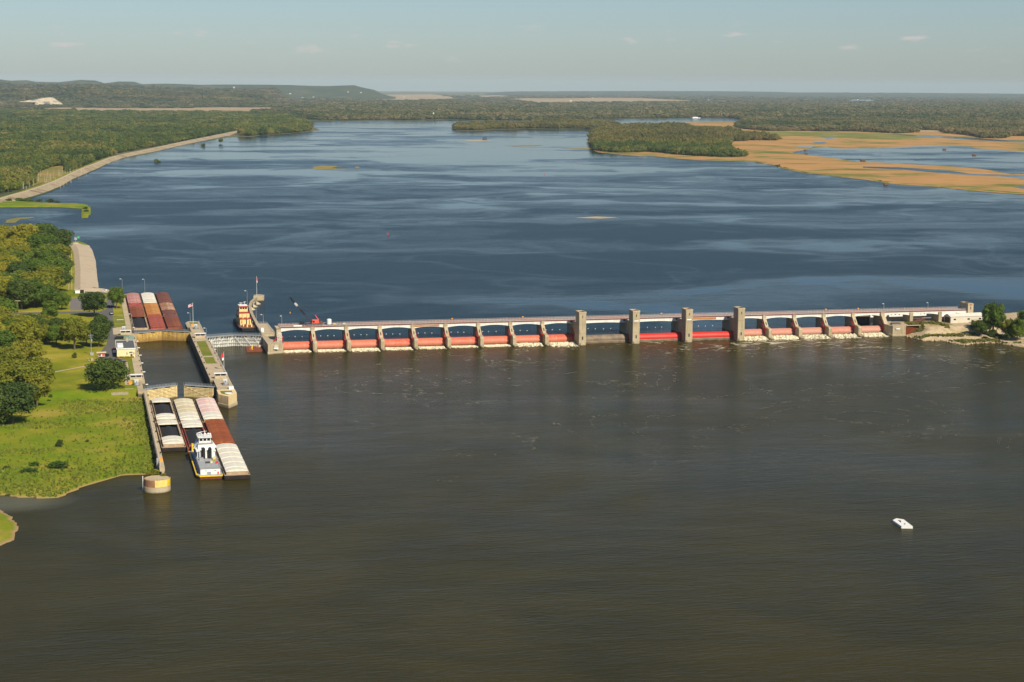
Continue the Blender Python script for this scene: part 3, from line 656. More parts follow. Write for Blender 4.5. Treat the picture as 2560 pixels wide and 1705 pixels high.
# roads and walks of the lock grounds
sheet('lot', [(-126,188),(-126,262),(-116,262),(-116,188)], 6.10, asphalt_pale)
sheet('access_road', [(-260,176),(-116,172),(-105,168),(-103,150),(-103.5,20),(-108.5,-20),(-109,-70),(-94,-70),(-94,-44),(-99,-40),(-99,10),(-97,60),(-97,190),(-92,290),(-118,306),(-118,300),(-100,284),(-101.5,192),(-106,178),(-116,182),(-260,185)], 6.09, asphalt)
sheet('footpath', [(-140,-86),(-132,-84),(-116,-67),(-115,-65.5),(-116,-64),(-132.5,-82),(-140,-84.5)], 6.10, concrete_walk)
sheet('service_walk', [(-96.4,-134),(-93.2,-134),(-93.2,-56),(-96.4,-56)], 6.11, concrete_walk)
sheet('esplanade', [(-99,60),(-91,60),(-91,98),(-99,90)], 6.10, concrete_walk)
for a, b in ((-108.5,-84), (-81.5,-56)): sheet('mown_plot', [(-93,a),(-88,a),(-88,b),(-93,b)], 6.15, mown)
sheet('mown_plot', [(-98,98),(-91,98),(-91,146),(-98,158)], 6.10, mown)

# embankment at the far end of the dam
EMB = [(395,-1),(404.8,-4.1),(406.4,-25.6),(413,-27),(419.1,-28),(422.8,-50.5),(428,-46),(438,-42.8),(448.7,-42.7),(455.8,-63.4),(480,-90),(560,-140),(560,60),(470,42),(395,30)]
def emb_h(P):
    i = in_poly_np(P, EMB); d = dist_np(P, EMB[2:12], closed=False); x, y = P[:,0], P[:,1]
    ln = np.interp(x, [404,430,460,560], [-11,-9,-7,-10])          # line where the fill levels off
    step = np.interp(y-ln, [-20,-12,-7.5,0], [.8,2.3,2.6,6.6])
    z = np.minimum(np.minimum(6.6, .2+d*.62), np.where(y > ln, 6.6, step))
    z = z+(vnoise(P, 5, 7)-.5)*.7*np.clip(d/3, 0, 1)*(y < ln)+(vnoise(P, 2.2, 8)-.5)*.45*(y < ln)
    z = np.where(y < -2.2, np.minimum(z, np.interp(x, [404, 409, 419], [.5, 1.6, 6.6])), z)
    return np.where(i, z, -1)
grid_mesh('embankment', np.arange(404.6, 566, 1.5), np.arange(-145, 62, 1.5), emb_h, emb_m, keep=lambda P, Z: Z > -.8)
sheet('embankment_weeds', [(424,-2),(432,-3),(440,0),(440,9),(426,8)], 6.72, reed_m, .3)

# hills along the horizon
def hill(name, crest, D, front, back, mat, n_r=18):
    """ridge whose crest follows the surveyed points, falling to the plain in front and behind"""
    cx = np.array([math.atan2(p[0]-CAM.x, p[1]-CAM.y) for p in crest]); cz = np.array([p[2] for p in crest], float)
    az = np.linspace(cx[0], cx[-1], 260); zc = np.interp(az, cx, cz)
    rr = np.concatenate([np.linspace(D-front, D, n_r), np.linspace(D, D+back, 8)[1:]]); m = MB()
    for j, r in enumerate(rr):
        t = (r-(D-front))/front if r <= D else 1-(r-D)/back
        t = max(0, min(1, t)); s = t*t*(3-2*t)
        P = np.stack([CAM.x+r*np.sin(az), CAM.y+r*np.cos(az)], 1)
        nz = (vnoise(P, 420, 11)-.5)*.5+(vnoise(P, 160, 12)-.5)*.35
        ed = np.clip(np.minimum(az-az[0], az[-1]-az)/.012, 0, 1)
        z = UP+.4+(zc-5)*s*ed*(1+nz*(4*s*(1-s)))+np.where(s*ed > .02, nz*8*s, -1)
        m.v += [(float(p[0]), float(p[1]), float(h)) for p, h in zip(P, z)]
    N = len(az)
    for j in range(len(rr)-1):
        for i in range(N-1): m.f.append((j*N+i, j*N+i+1, (j+1)*N+i+1, (j+1)*N+i))
    o = m.build(name, mat, smooth=True); o['kind'] = 'structure'; HILL_F.append((cx, cz, D, front, back)); return o
HILL_F = []
def hill_z(x, y, i):
    cx, cz, D, front, back = HILL_F[i]; a = np.arctan2(x-CAM.x, y-CAM.y); r = np.hypot(x-CAM.x, y-CAM.y)
    t = np.clip(np.where(r <= D, (r-(D-front))/front, 1-(r-D)/back), 0, 1); s = t*t*(3-2*t); ed = np.clip(np.minimum(a-cx[0], cx[-1]-a)/.012, 0, 1)
    P = np.stack([x, y], 1); nz = (vnoise(P, 420, 11)-.5)*.5+(vnoise(P, 160, 12)-.5)*.35
    return UP+.4+(np.interp(a, cx, cz)-5)*s*ed*(1+nz*(4*s*(1-s)))+np.where(s*ed > .02, nz*8*s, -1)
hill('hills', POLY['ridge_near'], 14600, 1900, 2200, hill_m)
hill('hills', POLY['ridge_mid'], 18500, 2000, 2500, hill_m)
hill('hills', POLY['ridge_far'], 24000, 3200, 3000, hill_m)
hill('hills', POLY['ridge_right'], 40000, 9000, 6000, hill_m)

# haze: one even body of air round the camera and all of the land
hz = MB().box(-56000, 56000, -7000, 56000, -3, 330).build('haze', None)
hz['kind'] = 'stuff'; hz['label'] = 'pale blue haze over the river valley'
hm = bpy.data.materials.new('haze'); hm.use_nodes = True; hm.node_tree.nodes.clear()
ho = hm.node_tree.nodes.new('ShaderNodeOutputMaterial'); hv = hm.node_tree.nodes.new('ShaderNodeVolumePrincipled')
hv.inputs['Color'].default_value = (.66, .82, .95, 1); hv.inputs['Density'].default_value = 1.6e-5; hv.inputs['Anisotropy'].default_value = -0.1
hm.node_tree.links.new(hv.outputs[0], ho.inputs['Volume'])
hz.data.materials.append(hm); hz.display_type = 'WIRE'

# ---------------------------------------------------------------- the dam
PX = [19.51+20.73*i for i in range(8)]; TX = [186.4+35.05*i for i in range(4)]; QX = [313.4+20.73*i for i in range(4)]
DECK = 14.0
def rail_line(mb, p, q, h=1.1, n=None, r=.05, posts=2.6):
    """handrail between two points: posts and two rails"""
    p, q = Vector(p), Vector(q); L = (q-p).length; n = n or max(1, int(L/posts))
    for i in range(n+1):
        c = p.lerp(q, i/n); mb.bar(c, c+Vector((0,0,h)), r*1.6, r*1.6)
    for k in (.5, 1.0): mb.bar(p+Vector((0,0,h*k)), q+Vector((0,0,h*k)), r*1.6, r*1.6)

def gate_pier(label):
    """pier between two curved gates: low downstream nose, raked upper shaft that carries the bridge"""
    t = thing('gate_pier', label, 'pier', group='slender piers between the red gates')
    m = MB()
    m.prism([(-1.22,2.2),(-.7,.6),(0,0),(.7,.6),(1.22,2.2),(1.22,25),(.6,27.5),(0,28),(-.6,27.5),(-1.22,25)], -2, .9)
    m.build('footing', concrete_pale, t)
    m = MB()
    m.xprism([(2.4,.9),(2.4,5.5),(3.0,6.4),(8.6,7.0),(13.5,12.2),(13.5,13.9),(14.2,13.9),(14.2,13.2),(24.6,13.2),(24.6,.9)], -1.12, 1.12)
    m.build('shaft', concrete, t, bevel=.12)
    m = MB(); m.box(-1.35, 1.35, 14.4, 24.8, 13.2, 13.75); m.build('bridge_seat', concrete_pale, t)
    m = MB(); m.xprism([(9.62,8.2),(9.92,8.2),(11.62,9.9),(11.32,9.9)], -.28, .28); m.build('doorway', black_paint, t)
    m = MB()
    for s in (-1, 1):
        m.tube((s*1.2,7.6,6.2),(s*1.75,7.6,6.2),.62,n=10)
    m.each('trunnion', gate_arm_red, t)
    m = MB(); m.box(-1.7,-1.12,15.5,20,11.4,11.9); m.box(1.12,1.7,15.5,20,11.4,11.9); m.each('bracket', steel_dark, t)
    return t
p0 = gate_pier('x')
for i, x in enumerate(PX+QX):
    t = p0 if i == 0 else copy_tree(p0)
    t.location.x = x
    t['label'] = f'raked concrete gate pier, {ORD[i]} from the lock side of the dam' if i < 8 else f'raked concrete gate pier, {ORD[11-i]} from the embankment end of the dam'

def tower(label, x, sign):
    t = thing('roller_pier_tower', label, 'tower', (x, 0, 0), group='tall towers beside the roller gates')
    w = 2.3
    m = MB(); m.prism([(-w-.15,-1.4),(-1.2,-2.7),(1.2,-2.7),(w+.15,-1.4),(w+.15,27),(1.2,30),(-1.2,30),(-w-.15,27)], -2, 1.4); m.build('footing', concrete_pale, t)
    m = MB(); m.xprism([(-2.2,1.4),(-2.2,20.2),(6.4,20.2),(6.4,13.4),(13.6,13.2),(13.6,12.6),(26.8,12.6),(26.8,1.4)], -w, w); m.build('shaft', concrete, t, bevel=.12)
    m = MB(); m.box(-w-.12,w+.12,-2.32,6.5,20.2,20.5); m.build('coping', concrete_pale, t)
    m = MB()
    for a in ((-w-.1,-w+.35,-2.3,6.4),(w-.35,w+.1,-2.3,6.4)): m.box(*a,20.5,21.1)
    m.box(-w+.35,w-.35,-2.3,-1.9,20.5,21.1); m.box(-w+.35,w-.35,6.05,6.4,20.5,21.1); m.each('parapet', concrete_pale, t)
    m = MB(); m.box(-.1,1.7,.2,5.2,20.5,20.72); m.build('roof_hatch', rust_red, t)
    m = MB(); m.box(-.2,.2,-2.26,-2.16,17.2,18.8); m.build('slit_window', window_glass, t)
    m = MB(); m.box(-.38,.38,-2.27,-2.15,3.6,5.6); m.build('doorway', black_paint, t)
    m = MB(); m.box(-w-.03,w+.03,-2.24,6.0,13.0,13.1); m.box(-w-.03,w+.03,-2.24,6.0,7.4,7.48); m.each('pour_joint', concrete_dark, t)
    m = MB(); m.box(-w-1.2,-w,14.0,26.0,12.6,13.5); m.box(w,w+1.2,14.0,26.0,12.6,13.5); m.each('bracket', steel_dark, t)
    if sign:
        m = MB(); m.box(-1.55,1.45,-2.34,-2.22,14.2,14.95); m.build('warning_sign', white_paint, t)
    return t
TL = ['tall concrete tower left of the brown roller gate', 'tall concrete tower between the brown and the red roller gate, white sign on its face',
      'tall concrete tower between the two bright red roller gates, white sign on its face', 'tall concrete tower right of the bright red roller gates']
for i, x in enumerate(TX): tower(TL[i], x, i in (1, 2))

def curved_gate(label, x0, x1, mat, loc_x):
    """curved river gate: drum-like skin, end shields, lifting arms and chain"""
    t = thing('tainter_gate', label, 'dam gate', (loc_x, 0, 0), group='curved red gates of the dam'); L = (x1-x0)/2
    prof = []
    for k in range(13):
        a = R(-62+k*11.0); prof.append((15.2-5.1*math.cos(a), 2.35+3.05*math.sin(a)))
    prof = [(y, z) for y, z in prof if z > -.6]+[(16.4,4.3),(16.0,-.6)]
    m = MB(); m.xprism(prof, -L+.25, L-.25); m.build('skin', mat, t, smooth=False)
    m = MB()
    for k in range(1, 6): 
        a = R(-40+k*18); 
    for s in (-1, 1): m.box(s*(L-.16)-.12, s*(L-.16)+.12, 9.6, 16.6, -.4, 5.6)
    m.each('end_shield', gate_arm_red, t)
    m = MB()
    for s in (-1, 1):
        m.bar((s*(L-.35),7.7,6.2),(s*(L-.35),13.5,5.2),.32,.5); m.bar((s*(L-.35),7.7,6.2),(s*(L-.35),11.5,2.2),.32,.5)
        for k in range(7):
            a0, a1 = R(2+k*13), R(2+(k+1)*13)
            m.bar((s*(L-.3),15.2-6.0*math.cos(a0),2.6+6.6*math.sin(a0)),(s*(L-.3),15.2-6.0*math.cos(a1),2.6+6.6*math.sin(a1)),.34,.55)
    m.each('arm', gate_arm_red, t)
    m = MB(); m.box(-L+.25, L-.25, 10.95, 11.25, -.5, .35); m.build('sill_seal', gate_brown, t)
    return t
edges = [0]+PX+[TX[0]-1.08]
for i in range(9):
    a = edges[i]+(1.22 if 0 < i else .3); b = edges[i+1]-1.22
    curved_gate(f'curved red river gate, {ORD[i]} from the lock side of the dam', a, b, gate_red, (a+b)/2)
edges = [TX[3]+1.08]+QX+[395.1+1.22]
for i in range(5):
    a = edges[i]+1.22; b = edges[i+1]-1.22
    curved_gate(f'faded red river gate, {ORD[i]} to the right of the last tall tower', a, b, gate_red_pale, (a+b)/2)
RL = ['brown rust-streaked roller gate between the first two tall towers', 'bright red roller gate between the two middle tall towers', 'bright red roller gate left of the last tall tower']
for i in range(3):
    a, b = TX[i]+2.5, TX[i+1]-2.5; L = (b-a)/2
    t = thing('roller_gate', RL[i], 'dam gate', ((a+b)/2, 0, 0), group='long roller gates between the tall towers')
    m = MB(); c = [(8.2+2.75*math.cos(2*math.pi*k/28), 2.3+2.75*math.sin(2*math.pi*k/28)) for k in range(28)]
    m.xprism(c, -L+.5, L-.5); m.build('drum', gate_brown if i == 0 else gate_red_bright, t)
    m = MB(); m.xprism([(5.45,-.6),(5.3,1.1),(5.5,1.6),(6.4,-.6)], -L+.5, L-.5); m.build('lower_apron', gate_brown, t)
    m = MB()
    for s in (-1, 1): m.xprism([(8.2+3.1*math.cos(2*math.pi*k/20), 2.3+3.1*math.sin(2*math.pi*k/20)) for k in range(20)], s*(L-.25)-.25, s*(L-.25)+.25)
    m.each('rim', gate_arm_red, t)

# bridge: one span per bay, each with arched white girders, a deck, rails and handrails
def span(label, x0, x1, rise, rusty=None, last=False):
    t = thing('bridge_span', label, 'bridge span', ((x0+x1)/2, 0, 0), group='spans of the service bridge'); L = (x1-x0)/2
    for y in (14.62, 24.38):
        n = 14; up = [(-L+2*L*k/n, DECK-.45) for k in range(n+1)]
        lo = [(-L+2*L*k/n, DECK-2.75+rise*(1-((k/n)*2-1)**2)) for k in range(n+1)]
        m = MB(); m.yprism(up+lo[::-1], y-.18, y+.18)
        girder = m.build('girder', white_beam, t)
        m = MB()
        for k in range(1, 22):
            u = k/22; x = -L+2*L*u; m.box(x-.06, x+.06, y-.3, y+.3, DECK-2.6+rise*(1-(u*2-1)**2)+.12, DECK-.5)
        m.build('stiffener', white_beam, girder)
        m = MB()
        for k in range(n):
            a, b = lo[k], lo[k+1]; m.bar((a[0],y,a[1]),(b[0],y,b[1]),.7,.14)
        m.build('flange', white_beam, girder)
    if rusty:
        m = MB(); m.box(-L+rusty[0], -L+rusty[1], 14.28, 14.36, DECK-1.75, DECK-.7); m.build('rusty_panel', rust_yellow, t)
    m = MB(); m.box(-L-.02, L-.02, 14.45, 24.55, DECK-.45, DECK); m.build('deck', grey_deck, t)
    m = MB(); m.box(-L, L-.04, 14.3, 14.44, DECK-.42, DECK+.12); m.box(-L, L-.04, 24.56, 24.7, DECK-.42, DECK+.12); m.each('kerb_beam', rust_dark, t)
    m = MB()
    for y in (17.6, 21.4): m.box(-L, L-.04, y-.12, y+.12, DECK+.01, DECK+.2)
    m.each('crane_rail', steel_dark, t)
    m = MB()
    for y in (14.7, 24.3): rail_line(m, (-L+.1, y, DECK), (L-.1, y, DECK), 1.15, r=.055, posts=2.0)
    m.build('handrail', rail_grey, t)
    m = MB()
    for y in (14.7, 24.3): m.box(-L+.1, L-.1, y-.02, y+.02, DECK+.12, DECK+.5)
    m.build('toe_board', rail_red, t)
    return t
bx = [-.6]+PX+[TX[0]]
for i in range(9): span(f'white arched bridge span over the {ORD[i]} gate from the lock side', bx[i]+.02, bx[i+1], 1.15, (.8, 16.5) if i == 4 else None)
for i in range(3): span(f'long white arched bridge span over the {["brown","middle red","last red"][i]} roller gate', TX[i]+.02, TX[i+1], .8, (6, 24) if i == 2 else None)
bx = [TX[3]]+QX+[396.3]
for i in range(5): span(f'white arched bridge span over the {ORD[i]} gate right of the last tall tower', bx[i]+.02, bx[i+1], 1.15)
bx = [396.3, 417.2, 438.0, 457.5]
for i in range(3): span(f'white arched bridge span above the storage yard, {ORD[i]} after the last gate', bx[i]+.02, bx[i+1], 1.15)

# abutment beside the lock
t = thing('dam_abutment', 'stepped concrete abutment at the lock end of the dam', 'abutment', (-4.8, 0, 0))
m = MB(); m.prism([(-4.9,-2.4),(-1.6,-2.0),(-1.4,-.4),(5.0,1.2),(5.0,40),(-4.9,40)], -2, 1.7); m.build('footing', concrete_pale, t)
m = MB(); m.prism([(-4.7,-1.8),(4.9,2.0),(4.9,38),(-4.7,38)], 1.7, 6.0); m.build('block', concrete, t, bevel=.15)
m = MB(); m.box(2.2, 4.9, 14, 25, 6.0, 13.5); m.build('bridge_pier', concrete, t)
m = MB(); m.box(2.0, 5.0, 13.4, 25.2, 13.5, 13.75); m.build('bridge_seat', concrete_pale, t)
m = MB()
for x in (2.4, 4.6):
    for y in (8.6, 10.8): m.bar((x,y,6),(x,y,11.2),.16,.16)
for z in (7.5, 9, 10.5): m.bar((2.4,8.6,z),(4.6,8.6,z),.12,.12); m.bar((2.4,8.6,z-1.4),(4.6,8.6,z),.1,.1)
m.box(2.3,4.7,8.4,11,11.2,11.32); m.build('stair_tower', white_paint, t)
m = MB(); m.bar((-.6,7.2,6),(1.9,10.5,8.6),.5,.4); m.build('red_frame', gate_arm_red, t)
m = MB(); m.box(-1.1,1.7,-1.15,-.95,3.0,3.9); m.build('sign_board', white_paint, t)
m = MB(); m.box(-.9,1.3,-1.05,-.85,4.0,5.3); m.build('sign_board', weathered('sign_pale', (.55,.47,.40), (.6,.52,.45), 1.0), t)
m = MB(); rail_line(m, (-4.5,0,6), (-4.5,37,6), r=.05); rail_line(m, (-4.5,-1.5,6), (1.9,.9,6), r=.05); m.build('handrail', rail_grey, t)

# abutment at the storage yard
t = thing('dam_abutment', 'tan concrete abutment with rusty sheet piling at the storage yard end', 'abutment', (395.6, 0, 0))
m = MB(); m.prism([(-.4,-.5),(.6,-2.6),(9.5,-3.8),(9.5,1),(.6,30),(-.4,30)], -2, 1.5); m.build('footing', concrete_pale, t)
m = MB(); m.prism([(-.3,1.0),(1.0,-2.0),(9.6,-3.3),(9.6,24),(-.3,26)], 1.5, 7.0); m.build('block', concrete, t, bevel=.15)
m = MB()
for k in range(14):
    x = 9.8+k*.72; m.prism([(x,-3.3+k*.12),(x+.36,-3.7+k*.12),(x+.72,-3.2+k*.12),(x+.36,-2.9+k*.12)], -1, 7.0)
m.each('sheet_pile', rust_orange, t)
m = MB(); m.box(9.6,20.0,-4.2,-2.7,7.0,7.3); m.build('piling_cap', concrete_pale, t)
m = MB(); m.box(3.0,5.6,-2.95,-2.72,4.6,5.4); m.build('sign_board', white_paint, t)
m = MB(); m.box(2.0,8.6,1.5,4.5,7.0,8.0); m.build('store_box', concrete_dark, t)
m = MB(); m.box(2.6,8.0,1.3,4.7,8.0,8.25); m.build('box_lid', steel_dark, t)
m = MB(); rail_line(m, (.8,-1.7,7), (9.6,-3.0,7), r=.05); m.build('handrail', rail_grey, t)
m = MB(); m.box(-.6,2.0,14.4,24.8,7.0,13.75); m.xprism([(7.5,7.0),(13.2,12.6),(13.2,13.9),(14.3,13.9),(14.3,7.0)], -.6, 2.0); m.build('bridge_pier', concrete, t)
for i, x in enumerate((417.2, 438.0)):
    t = thing('bridge_pier', ['concrete bridge pier left of the leaning rusty frames', 'concrete bridge pier by the gable of the white shed'][i], 'pier', (x,0,0), group='bridge piers in the storage yard')
    m = MB(); m.box(-1.15,1.15,13.6,24.6,5,13.3); m.build('shaft', concrete, t, bevel=.1)
    m = MB(); m.box(-1.35,1.35,14.5,24.8,13.3,13.75); m.build('bridge_seat', concrete_pale, t)
t = thing('end_tower', 'square concrete tower closing the far end of the bridge', 'tower', (459.6, 0, 0))
m = MB(); m.box(-2.0,2.0,13.0,15.6,5,18.4); m.build('front_wall', concrete, t, bevel=.08)
m = MB(); m.box(-2.0,-1.5,15.6,24.5,5,18.4); m.box(1.5,2.0,15.6,24.5,5,18.4); m.box(-1.5,1.5,24.0,24.5,5,18.4); m.each('side_wall', concrete, t)
m = MB(); m.box(-1.5,1.5,15.6,24.0,16.9,17.2); m.build('roof_slab', concrete_pale, t)
m = MB(); m.box(-.2,.2,12.9,13.05,14.4,16.2); m.build('slit_window', window_glass, t)
m = MB(); m.box(-.6,.9,12.88,13.02,17.2,17.9); m.build('rust_plate', rust_red, t)

# foam where the gates let water through
m = MB(); rf = random.Random(4)
for (x0, x1, amt) in [(0.5,18,.6),(21,39,.55),(42,59.5,.7),(63,80,.6),(84,101,.6),(104.5,122,.45),(125,142.6,.55),(146,163,.9),(166.5,184,1.0),(294.5,312,1.1),(315,333,1.1),(336,353.5,1.1),(357,374,1.1),(378,395,1.1)]:
    nx, ny = 30, 20; w = (6.0+9.0*amt)*rf.uniform(.8, 1.2); o = len(m.v)
    for j in range(ny+1):
        for i in range(nx+1):
            u, v = i/nx, j/ny
            x = x0+(x1-x0)*u+rf.uniform(-.3,.3)-v*.4
            y = 12.0-w*v*1.2+rf.uniform(-.35,.35)
            h = (1.05*amt*math.exp(-((v-.28)/.22)**2)+.42*amt*math.exp(-((v-.62)/.3)**2))*(.55+.9*rf.random())
            edge = 1.0 if 0 < i < nx and 0 < j < ny else -1.0
            ragged = (1.0 if v < .45 else (rf.random() < 1.15-v))
            m.v.append((x, y, max(-.25, h-.10-.15*v+.16*rf.random()) if edge > 0 and ragged else -.3))
    for j in range(ny):
        for i in range(nx): a = o+j*(nx+1)+i; m.f.append((a+nx+1, a+nx+2, a+1, a))
foam_m = weathered('foam', (.74,.68,.52), (.56,.49,.32), .5, .40, .62, .9, stain=(.22,.18,.085), stain_amt=.85, streak=False)
tag(m.build('foam', foam_m), 'white water boiling out below the red gates', None, kind='stuff')

# crane standing on the bridge
cr = thing('bridge_crane', 'red crane with long dark boom standing on the bridge', 'crane', (21.5, 19.5, DECK))
m = MB(); m.box(-5.5,4.8,-2.2,2.2,.55,1.3); m.build('car_body', steel_dark, cr)
for x in (-4.5,-3.2,2.6,3.9):
    m = MB(); m.tube((x,-2.0,.45),(x,-1.7,.45),.45,n=12); m.tube((x,1.7,.45),(x,2.0,.45),.45,n=12); m.each('wheel', black_paint, cr)
m = MB(); m.prism([(-2.2,-1.9),(2.8,-1.9),(2.8,1.9),(-2.2,1.9)], 1.3, 3.7, [(-1.7,-1.8),(2.3,-1.8),(2.3,1.8),(-1.7,1.8)]); body = m.build('machinery_house', crane_red, cr, bevel=.25)
m = MB(); m.box(-1.5,-.3,-1.97,-1.85,2.2,3.2); m.box(-2.12,-1.9,-1.4,1.0,2.3,3.2); m.each('window', window_glass, body)
m = MB(); m.tube((1.3,.8,3.6),(1.3,.8,4.6),.22); m.build('exhaust', steel_dark, body)
m = MB(); m.bar((2.0,-1.2,3.6),(.4,-1.2,6.3),.3,.3); m.bar((2.0,1.2,3.6),(.4,1.2,6.3),.3,.3); m.bar((.4,-1.3,6.3),(.4,1.3,6.3),.3,.3); m.bar((2.6,0,3.6),(.4,0,6.3),.25,.25); m.each('gantry', crane_red, cr)
m = MB(); m.box(3.0,4.6,-1.9,1.9,1.3,2.6); m.build('counterweight', rust_dark, cr)
tip = Vector((-14.5, 4.0, 17.2)); base = Vector((-2.1, 0, 2.0))
def lattice(a, b, w0, w1):
    mb = MB(); d = (b-a).normalized(); s = d.cross(Vector((0,0,1))).normalized(); u = s.cross(d); N = 8; prev = None
    for k in range(N+1):
        c = a.lerp(b, k/N); w = (w0+(w1-w0)*k/N)/2; ring = [c+s*w+u*w, c-s*w+u*w, c-s*w-u*w, c+s*w-u*w]
        if prev:
            for i in range(4):
                mb.bar(prev[i], ring[i], .17, .17); mb.bar(prev[i], ring[(i+1)%4], .1, .1)
        prev = ring
    return mb
for k, (f0, f1, mt) in enumerate(((0,.30,steel_dark),(.30,.52,black_paint),(.52,.66,steel_dark),(.66,.78,white_paint),(.78,1.0,black_paint))):
    lattice(base.lerp(tip, f0), base.lerp(tip, f1), .85, .8).build('boom_section', mt, cr)
m = MB(); m.tube((.4,-.6,6.3), tip, .05, n=5); m.tube((.4,.6,6.3), tip, .05, n=5); m.each('boom_stay', steel_dark, cr)
m = MB(); m.tube(tip, tip+Vector((-.1,0,-9)), .05, n=5); m.build('hoist_line', steel_dark, cr)
m = MB(); m.cbox(tip+Vector((-.1,0,-9.4)), (.5,.5,.9)); m.build('hook_block', orange_paint, cr)
# equipment on the bridge deck
t = thing('storage_tank', 'white upright tank on the bridge beside the red crane', 'tank', (30.4, 20, DECK+.2))
m = MB(); m.tube((0,0,.3),(0,0,3.4),1.45,n=20); m.build('shell', white_paint, t, smooth=False)
m = MB(); m.tube((0,0,3.4),(0,0,3.75),1.45,.3,n=20); m.build('lid', white_paint, t)
m = MB(); m.box(-1.6,1.6,-1.4,1.4,0,.3); m.build('skid', steel_dark, t)
t = thing('flat_wagon', 'low dark wagon on the bridge left of the red crane', 'wagon', (13.4, 19.5, DECK))
m = MB(); m.box(-1.7,1.7,-1.6,1.6,.5,1.0); m.build('bed', steel_dark, t)
m = MB(); m.box(-1.2,1.2,-1.2,1.2,1.0,2.5); m.build('winch_housing', black_paint, t)
m = MB()
for x in (-1.1,1.1): m.tube((x,-1.5,.35),(x,1.5,.35),.35,n=10)
m.each('wheel', black_paint, t)
t = thing('sign_panel', 'long white sign panel on the bridge railing left of the crane', 'sign', (10.4, 14.45, DECK+.25))
m = MB(); m.box(-2.6,2.6,-.08,0,0,.95); m.build('board', white_paint, t)
m = MB()
for x in (-2,0,2): m.box(x-.06,x+.06,.0,.1,-.3,1.0)
m.each('strut', steel_grey, t)
for i, (x, z) in enumerate(((33.8,0),(39.8,0))):
    t = thing('pallet_stack', ['yellow pallet of gear just right of the white tank', 'small pale pallet of gear on the bridge, second right of the white tank'][i], 'pallet', (x, 20, DECK+.21))
    m = MB(); m.box(-1.1,1.1,-1,1,0,.2); m.build('pallet', wood_grey, t)
    m = MB(); m.box(-.95,.7,-.8,.8,.2,.8); m.build('load', trim_yellow if i == 0 else fibre_cream, t)
for i, x in enumerate((108.5,154.3,198.5-84,246.5,360.5,383.5)):
    if i == 2: continue
    t = thing('warning_light', f'small amber light box on the bridge rail, {ORD[i if i < 2 else i-1]} from the lock', 'light', (x, 24.0, DECK), group='amber light boxes along the bridge rail')
    m = MB(); m.box(-.06,.06,-.06,.06,0,1.2); m.build('post', steel_grey, t)
    m = MB(); m.box(-.5,.5,-.3,.3,1.2,1.85); m.build('housing', orange_paint, t)
def lamp_post(name, label, x, y, z, h, arm=(-1.3,0), group='lamp posts of the lock and dam'):
    t = thing(name, label, 'lamp post', (x, y, z), group=group)
    m = MB(); m.tube((0,0,0),(0,0,h),.13,.08,n=6); m.build('pole', steel_grey, t)
    m = MB(); m.tube((0,0,h),(arm[0],arm[1],h+.15),.06,n=5); m.build('arm', steel_grey, t)
    m = MB(); m.cbox((arm[0],arm[1],h+.1),(.95,.55,.28)); m.build('lamp_head', white_paint, t)
    return t
lamp_post('lamp_post', 'lamp post on the bridge above the storage yard, nearer the gates', 402, 24, DECK, 4.2, (-.6,0))
lamp_post('lamp_post', 'lamp post on the bridge above the storage yard, nearer the end tower', 434, 24, DECK, 4.2, (-.6,0))
lamp_post('lamp_post', 'lone lamp post behind the bridge left of the crane boom', 2.0, 26, 6.0, 13.5, (-.6,0))

# floats strung across the intake above each gate
fl = 0
def float_line(label, x0, x1, y):
    t = thing('float_line', label, 'float line', ((x0+x1)/2, y, UP), group='lines of white floats above the gates'); L = (x1-x0)/2
    n = max(4, int(2*L/4.4)); rr = random.Random(int(x0*7))
    f0 = None
    for k in range(n):
        x = -L+2*L*(k+.5)/n+rr.uniform(-.4,.4); yy = 1.4*math.sin(k*1.1)+rr.uniform(-.5,.5)
        if f0 is None: f0 = MB().ball((0,0,.12), .30, 8, 5).build('float', white_paint, t); f0.location = (x, yy, 0)
        else: c = f0.copy(); COL.objects.link(c); c.parent = t; c.location = (x, yy, 0)
bx = [0]+PX+[TX[0]]
for i in range(9): float_line(f'line of white floats in the water behind the {ORD[i]} gate from the lock', bx[i]+2, bx[i+1]-2, 38)
for i in range(3): float_line(f'line of white floats in the water behind the {["brown","middle red","last red"][i]} roller gate', TX[i]+3, TX[i+1]-3, 38)

# ---------------------------------------------------------------- the lock
WT = 6.0
def mooring(parent, pts, z=WT):
    """bollards and check posts along a wall"""
    first = None
    for (x, y) in pts:
        if first is None:
            m = MB(); m.tube((0,0,0),(0,0,.55),.22,n=8); m.tube((0,0,.55),(0,0,.7),.34,n=8); first = m.build('bollard', black_paint, parent, (x,y,z))
        else:
            c = first.copy(); COL.objects.link(c); c.parent = parent; c.location = (x, y, z)

# land wall
t = thing('lock_wall', 'tan concrete land wall along the left side of the lock chamber', 'lock wall')
m = MB(); m.prism([(-90.6,-157),(-86.0,-157),(-86.0,-148.5),(-87.6,-148.5),(-87.6,-126),(-86.0,-125),(-86.0,62),(-87.4,63),(-87.4,84),(-86.2,85),(-86.2,281),(-90.6,281)], -3, WT+.12); m.build('wall', concrete_wet_shade, t)
m = MB(); m.box(-90.5,-86.05,-124,60,WT+.12,WT+.2); m.box(-90.5,-86.25,86,280,WT+.12,WT+.2); m.each('wall_top', concrete_walk, t)
m = MB()
for k in range(9): m.box(-86.02,-85.93,-118+k*20,-117.2+k*20,.4,5.6)
m.build('ladder', steel_dark, t)
mooring(t, [(-86.7,-110+k*18.5) for k in range(9)]+[(-86.8,95+k*26) for k in range(7)], WT+.2)
m = MB()
for y in (-134,-92,-60,-30,0,28): m.box(-85.95,-84.7,y-.25,y+.25,WT-.15,WT+.25)
m.each('line_hook', white_paint, t)
